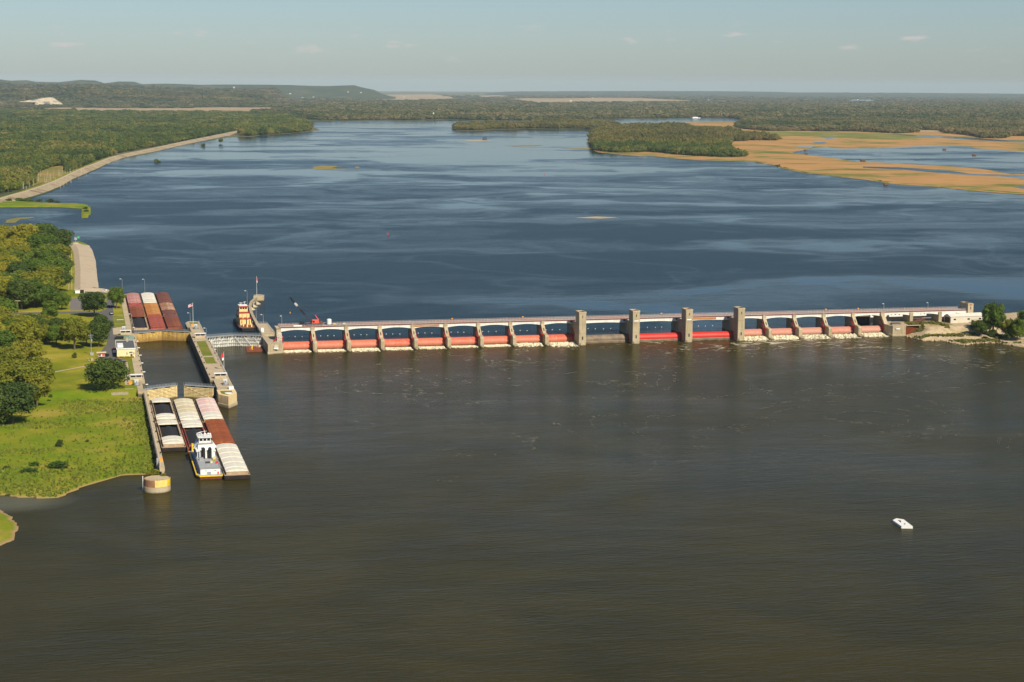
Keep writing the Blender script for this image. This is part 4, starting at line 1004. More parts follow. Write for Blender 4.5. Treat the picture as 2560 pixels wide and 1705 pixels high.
# river wall between the two locks, with its pointed downstream nose
t = thing('lock_wall', 'concrete river wall between the lock chamber and the open water, pointed downstream nose', 'lock wall')
NOSE = [(-51.4,-171.5),(-47,-180),(-42.1,-170.8)]
m = MB(); m.prism([(-50.6,-157.9),(-42.1,-157.9),(-42.0,-150),(-42.4,20),(-43.4,24),(-43.4,112),(-45,116),(-50,116),(-52.3,108),(-52.3,86),(-50.9,84),(-50.9,64),(-52.3,62),(-52.3,-126),(-50.6,-127),(-50.6,-150)], -3, WT, None); m.build('wall', concrete_wet_shade, t)
m = MB(); m.prism([(-51.6,-158),(-51.7,-171.7),(-47,-180.4),(-41.8,-171),(-41.8,-158)], -2.5, 1.6); m.build('nose_footing', concrete_pale, t)
m = MB(); m.prism([(-51.2,-157.8),(-51.3,-171.4),(-47,-179.4),(-42.0,-170.6),(-42.0,-157.8)], 1.6, 6.04); m.build('nose', concrete_cell, t)
m = MB(); m.box(-52.2,-50.9,-124,60,WT+.02,WT+.10); m.box(-44.6,-42.6,-124,18,WT+.02,WT+.10); m.box(-50.9,-44.6,-124,-72,WT+.02,WT+.06); m.box(-50.6,-44.6,-150,-124,WT+.02,WT+.05); m.box(-50.8,-44,22,110,WT+.02,WT+.06); m.each('wall_top', concrete_walk, t)
for (a, b) in ((-40,20),(-69,-46)):
    m = MB(); m.box(-50.4,-45.0,a,b,WT+.02,WT+.14); m.build('grass_plot', mown, t)
m = MB(); m.box(-49.8,-44.5,94,109,WT+.06,WT+.14); m.build('grass_plot', mown, t)
m = MB(); m.prism([(-49.8,-163),(-49.6,-170),(-47,-174.5),(-44,-169),(-44,-163)], WT+.04, WT+.2); m.build('grass_plot', mown, t)
m = MB(); rail_line(m, (-42.5,-120,WT), (-42.5,18,WT), r=.055); rail_line(m, (-43.6,26,WT), (-43.6,110,WT), r=.055); m.build('handrail', rail_grey, t)
m = MB()
for y, z0, z1, w in ((-176.6,2.3,4.9,.5),(-177.3,1.9,2.6,.9)): m.prism([(-47.9,y+1.1),(-47.2,y-.05-1.75),(-46.7,y-.05-1.72),(-46.4,y+.9)], z0, z1)
mooring(t, [(-51.6,-110+k*21) for k in range(8)]+[(-43.2,-105+k*24) for k in range(6)], WT+.1)
m = MB(); m.tube((-46.3,-171,WT+.2),(-46.3,-171,WT+.5),1.9,n=20); m.build('round_pad', white_paint, t)

def leaf(label, hinge, free, z0, z1, front, ribs, colors, group, diag=False):
    """mitre gate leaf: back plate, horizontal girders on the downstream face, walkway with rails"""
    h = Vector((*hinge, 0)); f = Vector((*free, 0)); L = (f-h).length; rz = math.atan2(f.y-h.y, f.x-h.x)
    t = thing('lock_gate_leaf', label, 'lock gate', (h.x, h.y, 0), rz, group)
    s = -1 if front else 1                    # side of the leaf that carries the girders
    m = MB(); m.box(0, L, -.12, .12, z0, z1-.35); m.build('skin_plate', colors[1], t)
    n = ribs; g0 = None
    for k in range(n):
        z = z0+.15+(z1-z0-.9)*k/(n-1)
        m = MB(); m.box(.1, L-.1, *sorted((s*.12, s*.85)), z, z+.40)
        m.build('girder', colors[0], t)
    for k in range(7 if not diag else 15):
        N = 6 if not diag else 14; x = .2+(L-.4)*k/N
        m = MB(); m.box(x-.09, x+.09, *sorted((s*.12, s*(.6 if not diag else 1.0))), z0+.05, z1-.4); m.build('upright', colors[0], t)
    if diag:
        for a, b in ((.04,.30),(.36,.62),(.68,.96)):
            m = MB(); m.bar((L*a, s*1.12, z0+.3), (L*b, s*1.12, z1-1.2), .3, .3); m.build('brace', white_paint, t)
        for k in range(10):
            x = L*(.06+.1*k)
            if k in (4,): continue
            m = MB(); m.box(x-.5, x+.5, *sorted((s*1.0, s*1.16)), z1-1.5, z1-.75); m.build('port', black_paint, t)
    else:
        m = MB(); m.bar((.4, s*.92, z0+.2), (L-.4, s*.92, z1-.8), .16, .16); m.build('brace', colors[0], t)
        for k in range(2):
            m = MB(); m.box(L*(.18+.42*k), L*(.34+.42*k), *sorted((s*.8, s*.92)), z1-.75, z1-.45); m.build('slot_plate', black_paint, t)
    m = MB(); m.box(-.3, L, -1.15, 1.15, z1-.32, z1-.12); m.build('walkway', steel_grey, t)
    m = MB(); rail_line(m, (0,-1.1,z1-.12), (L-.1,-1.1,z1-.12), 1.1, r=.04, posts=1.8); rail_line(m, (0,1.1,z1-.12), (L-.1,1.1,z1-.12), 1.1, r=.04, posts=1.8); m.build('handrail', steel_grey, t)
    return t
G1 = 'mitre gate leaves of the main lock'
leaf('cream ribbed lower lock gate leaf on the land wall, part open', (-86.2,-147.5), (-70.4,-138.6), -.4, 6.15, True, 9, (gate_cream, gate_back), G1)
leaf('cream ribbed lower lock gate leaf on the river wall, part open', (-52.0,-148.5), (-66.3,-138.8), -.4, 6.15, False, 9, (gate_cream, gate_back), G1)
leaf('rusty yellow upper lock gate leaf on the land wall, closed', (-86.6,65.0), (-69.35,73.4), -.4, 6.15, True, 9, (gate_yellow, gate_back), G1)
leaf('rusty yellow upper lock gate leaf on the river wall, closed', (-52.0,65.0), (-69.05,73.4), -.4, 6.15, False, 9, (gate_yellow, gate_back), G1)
G2 = 'mitre gate leaves of the auxiliary lock'
leaf('white braced gate leaf of the closed side lock, nearer the lock wall', (-43.6,34.0), (-26.65,39.6), -.4, 7.0, True, 4, (gate_white, gate_white), G2, True)
leaf('white braced gate leaf of the closed side lock, nearer the dam', (-9.4,34.0), (-26.35,39.6), -.4, 7.0, False, 4, (gate_white, gate_white), G2, True)

# intermediate wall upstream of the dam and the guide wall that curves off it
t = thing('guide_wall', 'concrete guide wall above the side lock with sloping buttress cells', 'guide wall')
m = MB(); m.prism([(-9.5,36),(-1,36),(0,40),(-1,88),(-8.5,90)], -2, 7.0); m.build('platform', concrete, t, bevel=.1)
m = MB(); m.box(-8.8,-1.6,42,87,7.0,7.08); m.build('platform_top', concrete_walk, t)
line = [(-8.2,90),(-7.6,120),(-6.6,150),(-4.4,185),(-1.0,210),(4.6,235)]
for i in range(5):
    a, b = Vector((*line[i],0)), Vector((*line[i+1],0)); n = Vector((b.y-a.y, a.x-b.x, 0)).normalized()*1.9
    m = MB(); m.prism([(a.x,a.y),(a.x+n.x,a.y+n.y),(b.x+n.x,b.y+n.y),(b.x,b.y)], 2, 7.0-.02*(i%2)); m.build('wall_section', concrete, t)
m = MB(); m.prism([(3.6,234),(5,246),(9.6,248),(12.4,243),(11.2,234)], 2, 7.6); m.build('end_block', concrete, t, bevel=.15)
for (x, y) in ((-3.4,181),(-.4,197),(3.4,213)):
    m = MB(); n = 12
    prof = [(0,0,2.2),(0,0,0)]
    pts = []; 
    for k in range(n+1):
        a = math.pi*(-.5+k/n); pts.append((math.cos(a), math.sin(a)))
    vs = [(x+.2,y+2.2*p[1]*.5,7.0) for p in pts]+[(x+6.4*p[0]+.2,y+4.6*p[1],2.5) for p in pts]
    N = n+1
    m.add(vs, [tuple(range(N))[::-1]]+[(i,N+i,N+i+1,i+1) for i in range(N-1)]); m.build('buttress_cell', concrete_pale, t, smooth=True)
m = MB(); rail_line(m, (-8.4,42,7), (-8.4,88,7)); rail_line(m, (-1.3,50,7), (-1.3,86,7)); rail_line(m, (-8.0,88.5,7), (-1.6,87.0,7)); m.build('handrail', rail_grey, t)
m = MB(); m.box(-9.0,-7.2,46,48.5,7,9.6); m.build('control_box', white_paint, t)
# lower guide wall: narrow wall on buttressed piles beside the rough field
t = thing('guide_wall', 'narrow concrete guide wall with buttresses beside the grass field', 'guide wall')
m = MB(); m.prism([(-87.5,-343),(-85.4,-343),(-86.0,-157),(-87.9,-157)], 4.4, WT); m.build('cap', concrete_walk, t)
m = MB(); m.prism([(-86.7,-343),(-85.6,-343),(-86.2,-157),(-87.2,-157)], -2, 4.4); m.build('wall', concrete, t)
b0 = None
for k in range(9):
    y = -176-k*19.5; x = -87.3-(y+157)*(.5/186)*-1*-1
    m = MB(); m.xprism([(0,0)], 0, 0) if False else None
    bm_ = MB(); bm_.yprism([(0,5.9),(-1.7,1.0),(-1.7,-1.5),(0,-1.5)], -.45, .45)
    if b0 is None: b0 = bm_.build('buttress', concrete_pale, t, (x,y,0))
    else: c = b0.copy(); COL.objects.link(c); c.parent = t; c.location = (x,y,0)
m = MB(); rail_line(m, (-87.3,-160,WT), (-87.0,-340,WT), r=.05, posts=3); m.build('handrail', rail_grey, t)
mooring(t, [(-85.95+.0,-170-k*24) for k in range(7)], WT)
# round cell at the end of the guide wall
t = thing('mooring_cell', 'round concrete cell with bright yellow plate at the end of the guide wall', 'cell', (-89.2, -358, 0))
m = MB(); m.tube((0,0,-2),(0,0,2.2),5.3,n=40); m.build('footing', concrete_pale, t, smooth=False)
m = MB(); m.tube((0,0,2.2),(0,0,5.0),5.15,n=40); m.build('drum', weathered('cell_rust', (.28,.13,.07), (.34,.19,.11), .3, stain=(.16,.06,.03), stain_amt=.6), t)
m = MB(); m.tube((0,0,5.0),(0,0,5.15),4.8,n=40); m.build('fill', riprap_m, t)
def plate(a0, a1, z0, z1, r, mat, name):
    mb = MB(); n = 8
    for k in range(n):
        p, q = R(a0+(a1-a0)*k/n), R(a0+(a1-a0)*(k+1)/n)
        vs = [(rr_*math.cos(x), rr_*math.sin(x), z) for rr_ in (r, r+.12) for z in (z0, z1) for x in (p, q)]
        mb.add(vs, [(4,5,7,6),(0,2,3,1),(2,6,7,3),(0,1,5,4)])
    mb.build(name, mat, t)
plate(-101,-44,2.3,5.1,5.16, plain('plate_yellow', (.74,.52,.16), .6), 'pale_plate'); plate(-44,5,2.3,5.2,5.16, trim_yellow, 'yellow_plate')
m = MB()
for k in range(7):
    a = R(-84+k*7.5); m.cbox((4.95*math.cos(a),4.95*math.sin(a),5.4),(.28,.28,.7))
m.each('cap_stud', concrete_pale, t)
m = MB(); m.tube((-5.5,.2,-1),(-5.5,.2,6.1),.16,n=6); m.build('gauge_pole', white_paint, t)
bushy_spots = [(-86.6,-354.4,5.0,2.3),(-90.5,-354.6,5.0,1.4)]

# small machinery and huts on the walls
def gate_machine(label, x, y, flip=1):
    t = thing('gate_machine', label, 'machine', (x, y, WT+.1), group='grey gate machines on the lock walls')
    m = MB(); m.box(-1.7,1.7,-2.4,2.4,0,.35); m.build('bed', concrete_dark, t)
    m = MB(); m.tube((0,-.9,.35),(0,-.9,1.5),1.35,n=16); m.build('drum', steel_grey, t)
    m = MB(); m.box(-1.0,1.0,.4,2.2,.35,2.5); m.build('motor_house', plain('machine_grey', (.48,.50,.52), .5) if 'machine_grey' not in MATS else MATS['machine_grey'], t)
    m = MB(); m.box(-1.15,1.15,.3,2.3,2.5,2.65); m.build('cover', white_paint, t)
    m = MB(); m.box(-.3,.3,.33,.42,1.2,1.9); m.build('panel', black_paint, t)
    return t
gate_machine('grey gate machine at the upper gate on the land wall', -92.2, 76)
gate_machine('grey gate machine at the lower gate on the land wall', -90.6, -136)
gate_machine('grey gate machine at the upper gate on the river wall', -47.3, 78)
gate_machine('grey gate machine at the lower gate on the river wall', -45.6, -143)
def shelter(label, x, y, w=6.2, d=2.6, z=WT+.12):
    t = thing('control_shelter', label, 'shelter', (x, y, z), group='open-fronted control shelters on the lock walls')
    m = MB(); m.box(-w/2,w/2,-d/2,d/2,0,1.5); m.build('wall', concrete_pale, t)
    m = MB()
    for xx in (-w/2+.15,0,w/2-.15): m.box(xx-.1,xx+.1,-d/2+.02,-d/2+.2,1.5,2.6); m.box(xx-.1,xx+.1,d/2-.2,d/2-.02,1.5,2.6)
    m.each('post', white_paint, t)
    m = MB(); m.box(-w/2+.2,w/2-.2,-d/2+.3,d/2-.3,1.5,2.58); m.build('dark_opening', black_paint, t)
    m = MB(); m.box(-w/2-.35,w/2+.35,-d/2-.4,d/2+.4,2.6,2.85); m.build('roof', white_paint, t)
    return t
shelter('flat-roofed control shelter at the upper gate on the land wall', -91.6, 58)
shelter('flat-roofed control shelter at the lower gate on the land wall', -90.4, -118)
shelter('flat-roofed control shelter beside the upper grass plot on the river wall', -47.3, 35)
shelter('flat-roofed control shelter near the red flag on the river wall', -46.6, -122)
t = thing('equipment_case', 'bright orange equipment case by the lower land wall machine', 'case', (-93.6,-131,WT+.15)); MB().box(-.9,.9,-1.6,1.6,0,1.1).build('body', orange_paint, t); MB().box(-1,1,-1.7,1.7,1.1,1.2).build('lid', orange_paint, t)
t = thing('equipment_case', 'white equipment case near the nose of the river wall', 'case', (-43.8,-157,WT+.1)); MB().box(-1.2,1.2,-1.6,1.6,0,1.1).build('body', white_paint, t); MB().box(-1.3,1.3,-1.7,1.7,1.1,1.25).build('lid', white_paint, t)
t = thing('equipment_case', 'orange equipment case by the upper river wall flagpole', 'case', (-48.9,90.5,WT+.1)); MB().box(-.7,.7,-.7,.7,0,1.3).build('body', orange_paint, t); MB().box(-.8,.8,-.8,.8,1.3,1.4).build('lid', orange_paint, t)
t = thing('gate_signal', 'small orange and grey signal post at the tip of the guide wall', 'signal', (-86.3,-331,WT)); MB().box(-.5,.5,-.5,.5,0,1.5).build('post', orange_paint, t); MB().box(-1.9,-1.1,-.3,.3,-3,1.6).build('gauge_board', steel_grey, t)

def flag(label, x, y, z, h, kind, fx=-1):
    t = thing('flagpole', label, 'flagpole', (x, y, z), group='flagpoles on the lock walls')
    m = MB(); m.tube((0,0,0),(0,0,h),.13,.07,n=6); m.build('pole', white_paint, t)
    m = MB(); m.ball((0,0,h+.1), .16, 6, 4); m.build('finial', trim_yellow, t)
    def cloth(x0, x1, z0, z1, mat, name, sag=0.0, parent=t):
        mb = MB(); n = 8
        for k in range(n+1):
            u = k/n; xx = fx*(x0+(x1-x0)*u); yy = .18*math.sin(u*5+x0); dz = -sag*((x0+(x1-x0)*u))
            mb.v += [(xx,yy,z0+dz),(xx,yy,z1+dz),(xx,yy+.02,z0+dz),(xx,yy+.02,z1+dz)]
        for k in range(n):
            a = k*4; mb.f += [(a,a+4,a+5,a+1),(a+2,a+3,a+7,a+6),(a+1,a+5,a+7,a+3),(a,a+2,a+6,a+4)]
        return mb.build(name, mat, parent)
    if kind == 'us':
        fl = cloth(.12,2.9,h-2.0,h-.2,cloth_white,'flag',.38)
        for k in range(7): cloth(.1,2.92,h-2.0+k*.26,h-1.87+k*.26,cloth_red,'stripe',.38,fl).location.y = -.02
        cloth(.1,1.25,h-1.15,h-.19,cloth_blue,'canton',.38,fl).location.y = -.04
    else:
        fl = cloth(.12,1.5,h-2.7,h-.2,cloth_red,'flag',.9)
        cloth(.1,.9,h-4.1,h-2.75,cloth_white,'flag',.5)
    return t
flag('tall flagpole with the striped national flag on the upper river wall', -48.9, 78.5, WT+.1, 16.5, 'us')
flag('flagpole with hanging red and white flag near the lower end of the river wall', -42.6, -94, WT, 9.8, 'red')
t = flag('flagpole with red and white flag on the end of the upstream guide wall', 6.6, 239, 7.6, 14.0, 'red', .6)
# lamp posts
for lb, x, y, z, h in (('lamp post on the upper land wall, farther of the two beyond the trees', -88.8, 274, WT, 12), ('lamp post standing over the far end of the upper barges', -72, 292, UP, 11),
                       ('lamp post beside the coal barge on the upper land wall', -86.8, 96, WT+.2, 8), ('lamp post on the upstream guide wall behind the yellow towboat', -5.6, 180, 7, 11),
                       ('lamp post at the upstream corner of the platform beside the yellow towboat', -7.6, 92, 7, 13), ('short lamp post on the far edge of the upstream platform', -3.6, 86, 7, 6),
                       ('tall lamp post at the corner of the cream lock office', -87.6, -39, WT+.2, 17), ('lamp post beside the flagpole on the upper river wall', -50.2, 88, WT, 9),
                       ('lamp post on the river wall by the upper shelter', -44.4, 20, WT, 8), ('lamp post in the middle of the river wall lawn', -44.2, -38, WT, 8), ('lamp post at the lower end of the river wall lawn', -44.2, -70, WT, 8)):
    lamp_post('lamp_post', lb, x, y, z, h)

# lock office
t = thing('lock_office', 'cream two-storey lock office with dark flat roof beside the chamber', 'building', (-93.6, -21, WT+.1))
m = MB(); m.box(-5,5,-17.5,15.5,0,5.0); m.build('wall', office_cream, t)
m = MB(); m.box(-5.25,5.25,-17.75,15.75,5.0,5.3); m.build('roof', grey_roof, t)
m = MB(); m.box(-5.3,5.3,-17.8,-17.55,4.85,5.45); m.box(5.05,5.3,-17.55,15.8,4.85,5.45); m.box(-5.3,-5.05,-17.55,15.8,4.85,5.45); m.box(-5.05,5.05,15.55,15.8,4.85,5.45); m.each('parapet', white_paint, t)
m = MB(); m.box(.9,1.9,9.8,11.2,5.3,7.5); m.build('chimney', concrete_pale, t)
m = MB(); m.box(-4.6,-1.4,-14,-4,5.3,6.6); m.build('roof_unit', white_paint, t)
for (x0, x1, z0, z1) in ((.35,.75,1.7,3.0),(4.2,4.6,1.7,3.0),(1.9,2.7,2.6,3.4),(2.9,3.7,2.6,3.4)):
    m = MB(); m.box(x0,x1,-17.56,-17.44,z0,z1); w = m.build('window', window_glass, t)
m = MB(); m.box(1.7,3.9,-17.62,-17.5,2.4,2.58); m.box(1.7,3.9,-17.62,-17.5,3.42,3.6); m.box(1.7,1.88,-17.62,-17.5,2.58,3.42); m.box(3.72,3.9,-17.62,-17.5,2.58,3.42); m.each('window_frame', white_paint, t)
m = MB(); m.box(2.5,3.6,-17.57,-17.44,0,2.0); m.build('door', steel_dark, t)
for y in (-12,-7,-2,3,8,12.5):
    m = MB(); m.box(4.95,5.06,y-.6,y+.6,1.6,3.2); m.build('window', window_glass, t)
m = MB(); m.box(-5.1,4.5,-19.2,-17.9,-.02,.35); m.build('planter', rust, t)
m = MB(); rp = random.Random(3)
for k in range(60): c = (rp.uniform(-4.9,4.3),rp.uniform(-19,-18.1),.5+rp.random()*.3); m.ball(c,.28,5,3)
m.build('flowers', leaf_yellow, t)
# second low green-roofed store behind the office
t = thing('store_hut', 'small hut with pale green roof behind the lock office', 'building', (-90.2, 26, WT+.1))
m = MB(); m.box(-2.6,2.6,-8,8,0,2.4); m.build('wall', office_cream, t)
m = MB(); m.yprism([(-2.9,2.4),(0,3.2),(2.9,2.4)], -8.3, 8.3); m.build('roof', plain('roof_green', (.20,.28,.22), .8), t)
m = MB(); m.box(-.5,.5,-8.06,-7.95,0,1.9); m.build('door', steel_dark, t)

# ---------------------------------------------------------------- barges and boats
BW = 10.5
def barge(label, x, y_far, L, z, mat, group, cover=((0,1),), hull=None, deck=None, skew=0.0, rake_end=False, gap=None, freeboard=2.0, dull=0.0):
    """hopper barge: hull with raked end, side decks, coaming, arched cover panels and a coal load where it is open.
    Local y runs from 0 (far end) to -L (near end). cover: list of (from, to) fractions that carry covers."""
    t = thing('hopper_barge', label, 'barge', (x, y_far, z), skew, group)
    hull = hull or hull_black; deck = deck or deck_tan; w = BW/2; fb = freeboard
    m = MB()
    if rake_end:
        m.xprism([(-.2,fb),(-.2,-1.5),(-L+5,-1.5),(-L+.15,fb-1.9),(-L+.15,fb)], -w, w)
    else: m.xprism([(-.15,fb),(-.15,-1.5),(-L+.15,-1.5),(-L+.15,fb)], -w, w)
    m.build('hull', hull, t, bevel=.25)
    m = MB(); m.box(-w+.02,w-.02,-2.4,-.2,fb,fb+.10); m.box(-w+.02,w-.02,-L+.2,-L+2.4,fb,fb+.10)
    for s in (-1,1): m.box(*sorted((s*(w-.02),s*4.35)),-L+2.4,-2.4,fb,fb+.10)
    m.each('side_deck', deck, t)
    ch = 1.25; m = MB()
    for s in (-1,1): m.box(*sorted((s*4.35,s*4.12)),-L+2.0,-2.0,fb,fb+ch)
    m.box(-4.12,4.12,-2.25,-2.0,fb,fb+ch); m.box(-4.12,4.12,-L+2.0,-L+2.25,fb,fb+ch); m.each('coaming', deck, t)
    m = MB()
    for k in range(6):
        yy = -1.3 if k < 2 else (-L+1.3 if k < 4 else -L*.5); xx = (-1)**k*(w-.5); m.tube((xx,yy,fb+.1),(xx,yy,fb+.6),.2,n=6)
    m.each('bollard', black_paint, t)
    y0, y1 = -2.0, -L+2.0; span_ = y0-y1; pl = 5.2; np_ = max(1, round(span_/pl)); pl = span_/np_
    rb = random.Random(sum(map(ord, label)))
    proto = {}
    covered = [any(a-1e-6 <= (k+.5)/np_ <= b+1e-6 for a, b in cover) for k in range(np_)]
    for k in range(np_):
        if not covered[k]: continue
        hi = (k % 2)*.22
        if hi not in proto:
            mb = MB(); n = 10; up = []
            for i in range(n+1):
                u = -1+2*i/n; up.append((u*4.5, .75*(1-abs(u)**2.4)+.12))
            lo = [(4.5,0),(-4.5,0)]
            mb.yprism(up+lo, -pl+.12, -.12)
            for xx in (-4.5,-1.6,1.6,4.5):
                u = xx/4.5; zt = .75*(1-abs(u)**2.4)+.12
                mb.box(xx-.07,xx+.07,-pl+.1,-.1,zt-.1,zt+.07)
            mb.box(-4.45,4.45,-pl-.08,-pl+.12,.0,.16); 
            mm = mb.mesh('cover'); mm.materials.append(mat if not isinstance(mat, (list,tuple)) else mat[0]); proto[hi] = mm
        c = bpy.data.objects.new('cover', proto[hi]); COL.objects.link(c); c.parent = t
        c.location = (0, y0-k*pl, fb+ch+hi+rb.uniform(-.02,.02))
        if isinstance(mat, (list,tuple)):
            mi = mat[min(len(mat)-1, int(k*len(mat)/np_))]
            if mi is not mat[0]:
                key = (hi, mi.name)
                if key not in proto: q = proto[hi].copy(); q.materials.clear(); q.materials.append(mi); proto[key] = q
                c.data = proto[key]
    # coal heap in each open stretch
    k = 0
    while k < np_:
        if covered[k]: k += 1; continue
        j = k
        while j < np_ and not covered[j]: j += 1
        ya, yb = y0-k*pl-.3, y0-j*pl+.3; mb = MB(); nx, ny = 12, max(8, int((ya-yb)/1.2))
        for b in range(ny+1):
            for a in range(nx+1):
                u, v = -1+2*a/nx, b/ny; e = min(v, 1-v)*2
                h = -.5+1.75*(1-abs(u)**1.5)*min(1, (min(v, 1-v)*(ya-yb))/5.0)**.8+rb.uniform(-.06,.06)
                mb.v.append((u*4.1, ya+(yb-ya)*v, fb+.5+h))
        for b in range(ny):
            for a in range(nx): i = b*(nx+1)+a; mb.f.append((i+nx+1, i+nx+2, i+1, i))
        mb.build('coal_load', coal, t, smooth=True)
        k = j
    return t
GL, GU = 'barges of the tow below the lock', 'barges of the tow above the lock'
sk = R(-.35)
def xl(x, y): return x+(-167-y)*.0075
LB = 59.5
ys = [-166.5, -226.3, -286.1]
barge('pink and white covered barge behind the lower gate, river side of its row', xl(-57.9,ys[0]), ys[0], LB, 0, (fibre_pink,fibre_pink,fibre_white), GL, skew=-sk, deck=deck_tan)
barge('bare rust-red covered barge in the river-side row below the lock', xl(-57.9,ys[1]), ys[1], LB, 0, rust_orange, GL, skew=-sk, deck=rust)
barge('clean white covered barge with black hull beside the white towboat', xl(-57.6,ys[2]), ys[2], LB, 0, fibre_white, GL, skew=-sk, rake_end=True)
barge('cream covered barge behind the lower gate, middle of three rows', xl(-68.8,ys[0]), ys[0], LB, 0, (fibre_cream,fibre_cream,fibre_white), GL, skew=-sk, deck=deck_tan)
barge('red barge with coal heap directly ahead of the white towboat', xl(-68.8,ys[1]), ys[1], LB, 0, fibre_white, GL, cover=((0,.24),), skew=-sk, hull=rust, deck=rust_red)
barge('coal barge with white end covers nearest the lower lock gate along the guide wall', xl(-79.7,ys[0]+4), ys[0]+4, LB, 0, fibre_white, GL, cover=((0,.16),(.84,1)), skew=-sk)
barge('coal barge with white end covers along the guide wall, beside the towboat bow', xl(-79.7,ys[1]+3), ys[1]+3, LB, 0, fibre_white, GL, cover=((0,.2),(.74,1)), skew=-sk, rake_end=True)
LU = 64.5; yu = [267.5, 202.5, 137.5]
barge('rose-pink covered barge, far end of the row by the upper land wall', -81.8, yu[0], LU, UP, fibre_rose, GU, deck=rust)
barge('dark red barge, middle of the row by the upper land wall', -81.8, yu[1], LU, UP, (rust_red,rust,rust), GU, deck=rust_patch)
barge('open tan barge full of coal against the closed upper gate', -81.8, yu[2], LU, UP, rust, GU, cover=((0,.12),), deck=deck_tan)
barge('white covered barge at the far end of the middle row above the lock', -71.2, yu[0], LU, UP, fibre_white, GU, deck=deck_tan)
barge('orange-yellow rusty barge, centre of the nine barges above the lock', -71.2, yu[1], LU, UP, rust_yellow, GU, deck=rust_yellow)
barge('salmon-red ribbed barge of the middle row against the closed upper gate', -71.2, yu[2], LU, UP, rust_red, GU, deck=rust_red)
barge('dark maroon barge at the far corner of the river-side row above the lock', -60.6, yu[0], LU, UP, rust_dark, GU, deck=rust_dark)
barge('patchy brown and cream barge, middle of the river-side row above the lock', -60.6, yu[1], LU, UP, (rust_patch,rust_patch,rust_dark), GU, deck=rust_patch)
barge('rust-brown barge of the river-side row against the closed upper gate', -60.6, yu[2], LU, UP, (rust_dark,rust,rust), GU, deck=rust)

# white towboat pushing the lower tow (bow towards +y, stern towards the viewer)
tb = thing('towboat', 'white towboat with twin black stacks at the tail of the lower tow', 'towboat', (xl(-68.1,-314), -314, 0), -sk)
w = 5.55
m = MB(); m.prism([(-w,25.5),(-w,-25),(-w+1.2,-27.5),(w-1.2,-27.5),(w,-25),(w,25.5),(w-.8,27),(-w+.8,27)], -1.2, 1.2); m.build('hull', weathered('hull_rust', (.10,.03,.02), (.16,.05,.03), .5, obj=True), tb)
m = MB(); m.prism([(-w-.05,25.5),(-w-.05,-25),(-w+1.15,-27.6),(w-1.15,-27.6),(w+.05,-25),(w+.05,25.5)], 1.2, 1.34); m.build('main_deck', grey_deck, tb)
m = MB()
for s in (-1,1): m.bar((s*(w+.05),-24.8,1.4),(s*(w+.05),24,1.4),.5,.5)
m.bar((-w+1,-27.6,1.35),(w-1,-27.6,1.35),.45,.5); m.bar((-w-.05,-24.9,1.35),(-w+1.1,-27.5,1.35),.45,.5); m.bar((w+.05,-24.9,1.35),(w-1.1,-27.5,1.35),.45,.5); m.each('rub_rail', trim_yellow, tb)
m = MB()
for x in (-3.4,3.4): m.box(x-.9,x+.9,25.5,28.2,.2,4.2)
m.each('push_knee', trim_yellow, tb)
m = MB(); m.box(-4.0,4.0,-24.3,17.0,1.34,4.2); dk = m.build('deckhouse', white_paint, tb)
m = MB(); m.box(-4.25,4.25,-24.6,17.3,4.2,4.4); m.build('boat_deck', grey_deck, tb)
m = MB(); m.box(-1.4,.3,-24.42,-24.28,1.5,2.6); m.build('louvre', steel_grey, dk)
m = MB(); m.box(2.9,3.5,-24.44,-24.28,1.5,2.5); m.build('hose_box', red_paint, dk)
for (x, mt) in ((-1.8,steel_grey),(2.0,steel_grey)):
    m = MB(); m.box(x-.45,x+.45,-24.41,-24.28,3.0,3.3); m.build('name_board', mt, dk)
for y in (-18,-12,-6,0,6,12):
    m = MB(); m.box(-4.06,-3.94,y-.6,y+.6,2.4,3.3); m.box(3.94,4.06,y-.6,y+.6,2.4,3.3); m.each('window', window_glass, dk)
m = MB(); m.box(-3.7,3.7,-2.0,16.0,4.4,7.2); uh = m.build('upper_house', white_paint, tb)
m = MB(); m.box(-4.1,4.1,-2.4,16.4,7.2,7.38); m.build('upper_deck', white_paint, tb)
for k in range(4):
    m = MB(); m.box(-3.77,-3.66,1+k*4,2.2+k*4,5.3,6.4); m.box(3.66,3.77,1+k*4,2.2+k*4,5.3,6.4); m.each('window', window_glass, uh)
m = MB(); m.box(-3.0,3.0,3.0,14.0,7.38,10.0); h3 = m.build('texas_house', white_paint, tb)
m = MB(); m.box(-1.4,1.4,1.8,3.0,7.38,8.9); m.build('stair_box', white_paint, h3)
m = MB(); m.box(-3.3,3.3,2.6,14.4,10.0,10.15); m.build('texas_deck', grey_deck, tb)
m = MB(); m.prism([(-2.5,4.5),(2.5,4.5),(2.8,11.5),(-2.8,11.5)], 10.15, 12.7); ph = m.build('pilothouse', white_paint, tb)
m = MB(); m.prism([(-2.9,4.0),(2.9,4.0),(3.2,12.0),(-3.2,12.0)], 12.7, 12.95); m.build('pilothouse_roof', white_paint, ph)
for x in (-1.6,0,1.6):
    m = MB(); m.box(x-.62,x+.62,4.38,4.52,11.2,12.3); m.build('window', window_glass, ph)
for s in (-1,1):
    m = MB(); m.box(*sorted((s*2.45,s*2.85)),5.2,11.0,11.2,12.3); m.build('window', window_glass, ph)
    m = MB(); m.prism([(s*3.0,4),(s*5.0,5.5),(s*5.0,8),(s*3.0,12)], 7.38, 10.4, [(s*3.0,4,10.4),(s*4.4,5.5,8.6),(s*4.4,8,8.6),(s*3.0,12,10.4)]); m.build('bridge_wing', white_paint, tb)
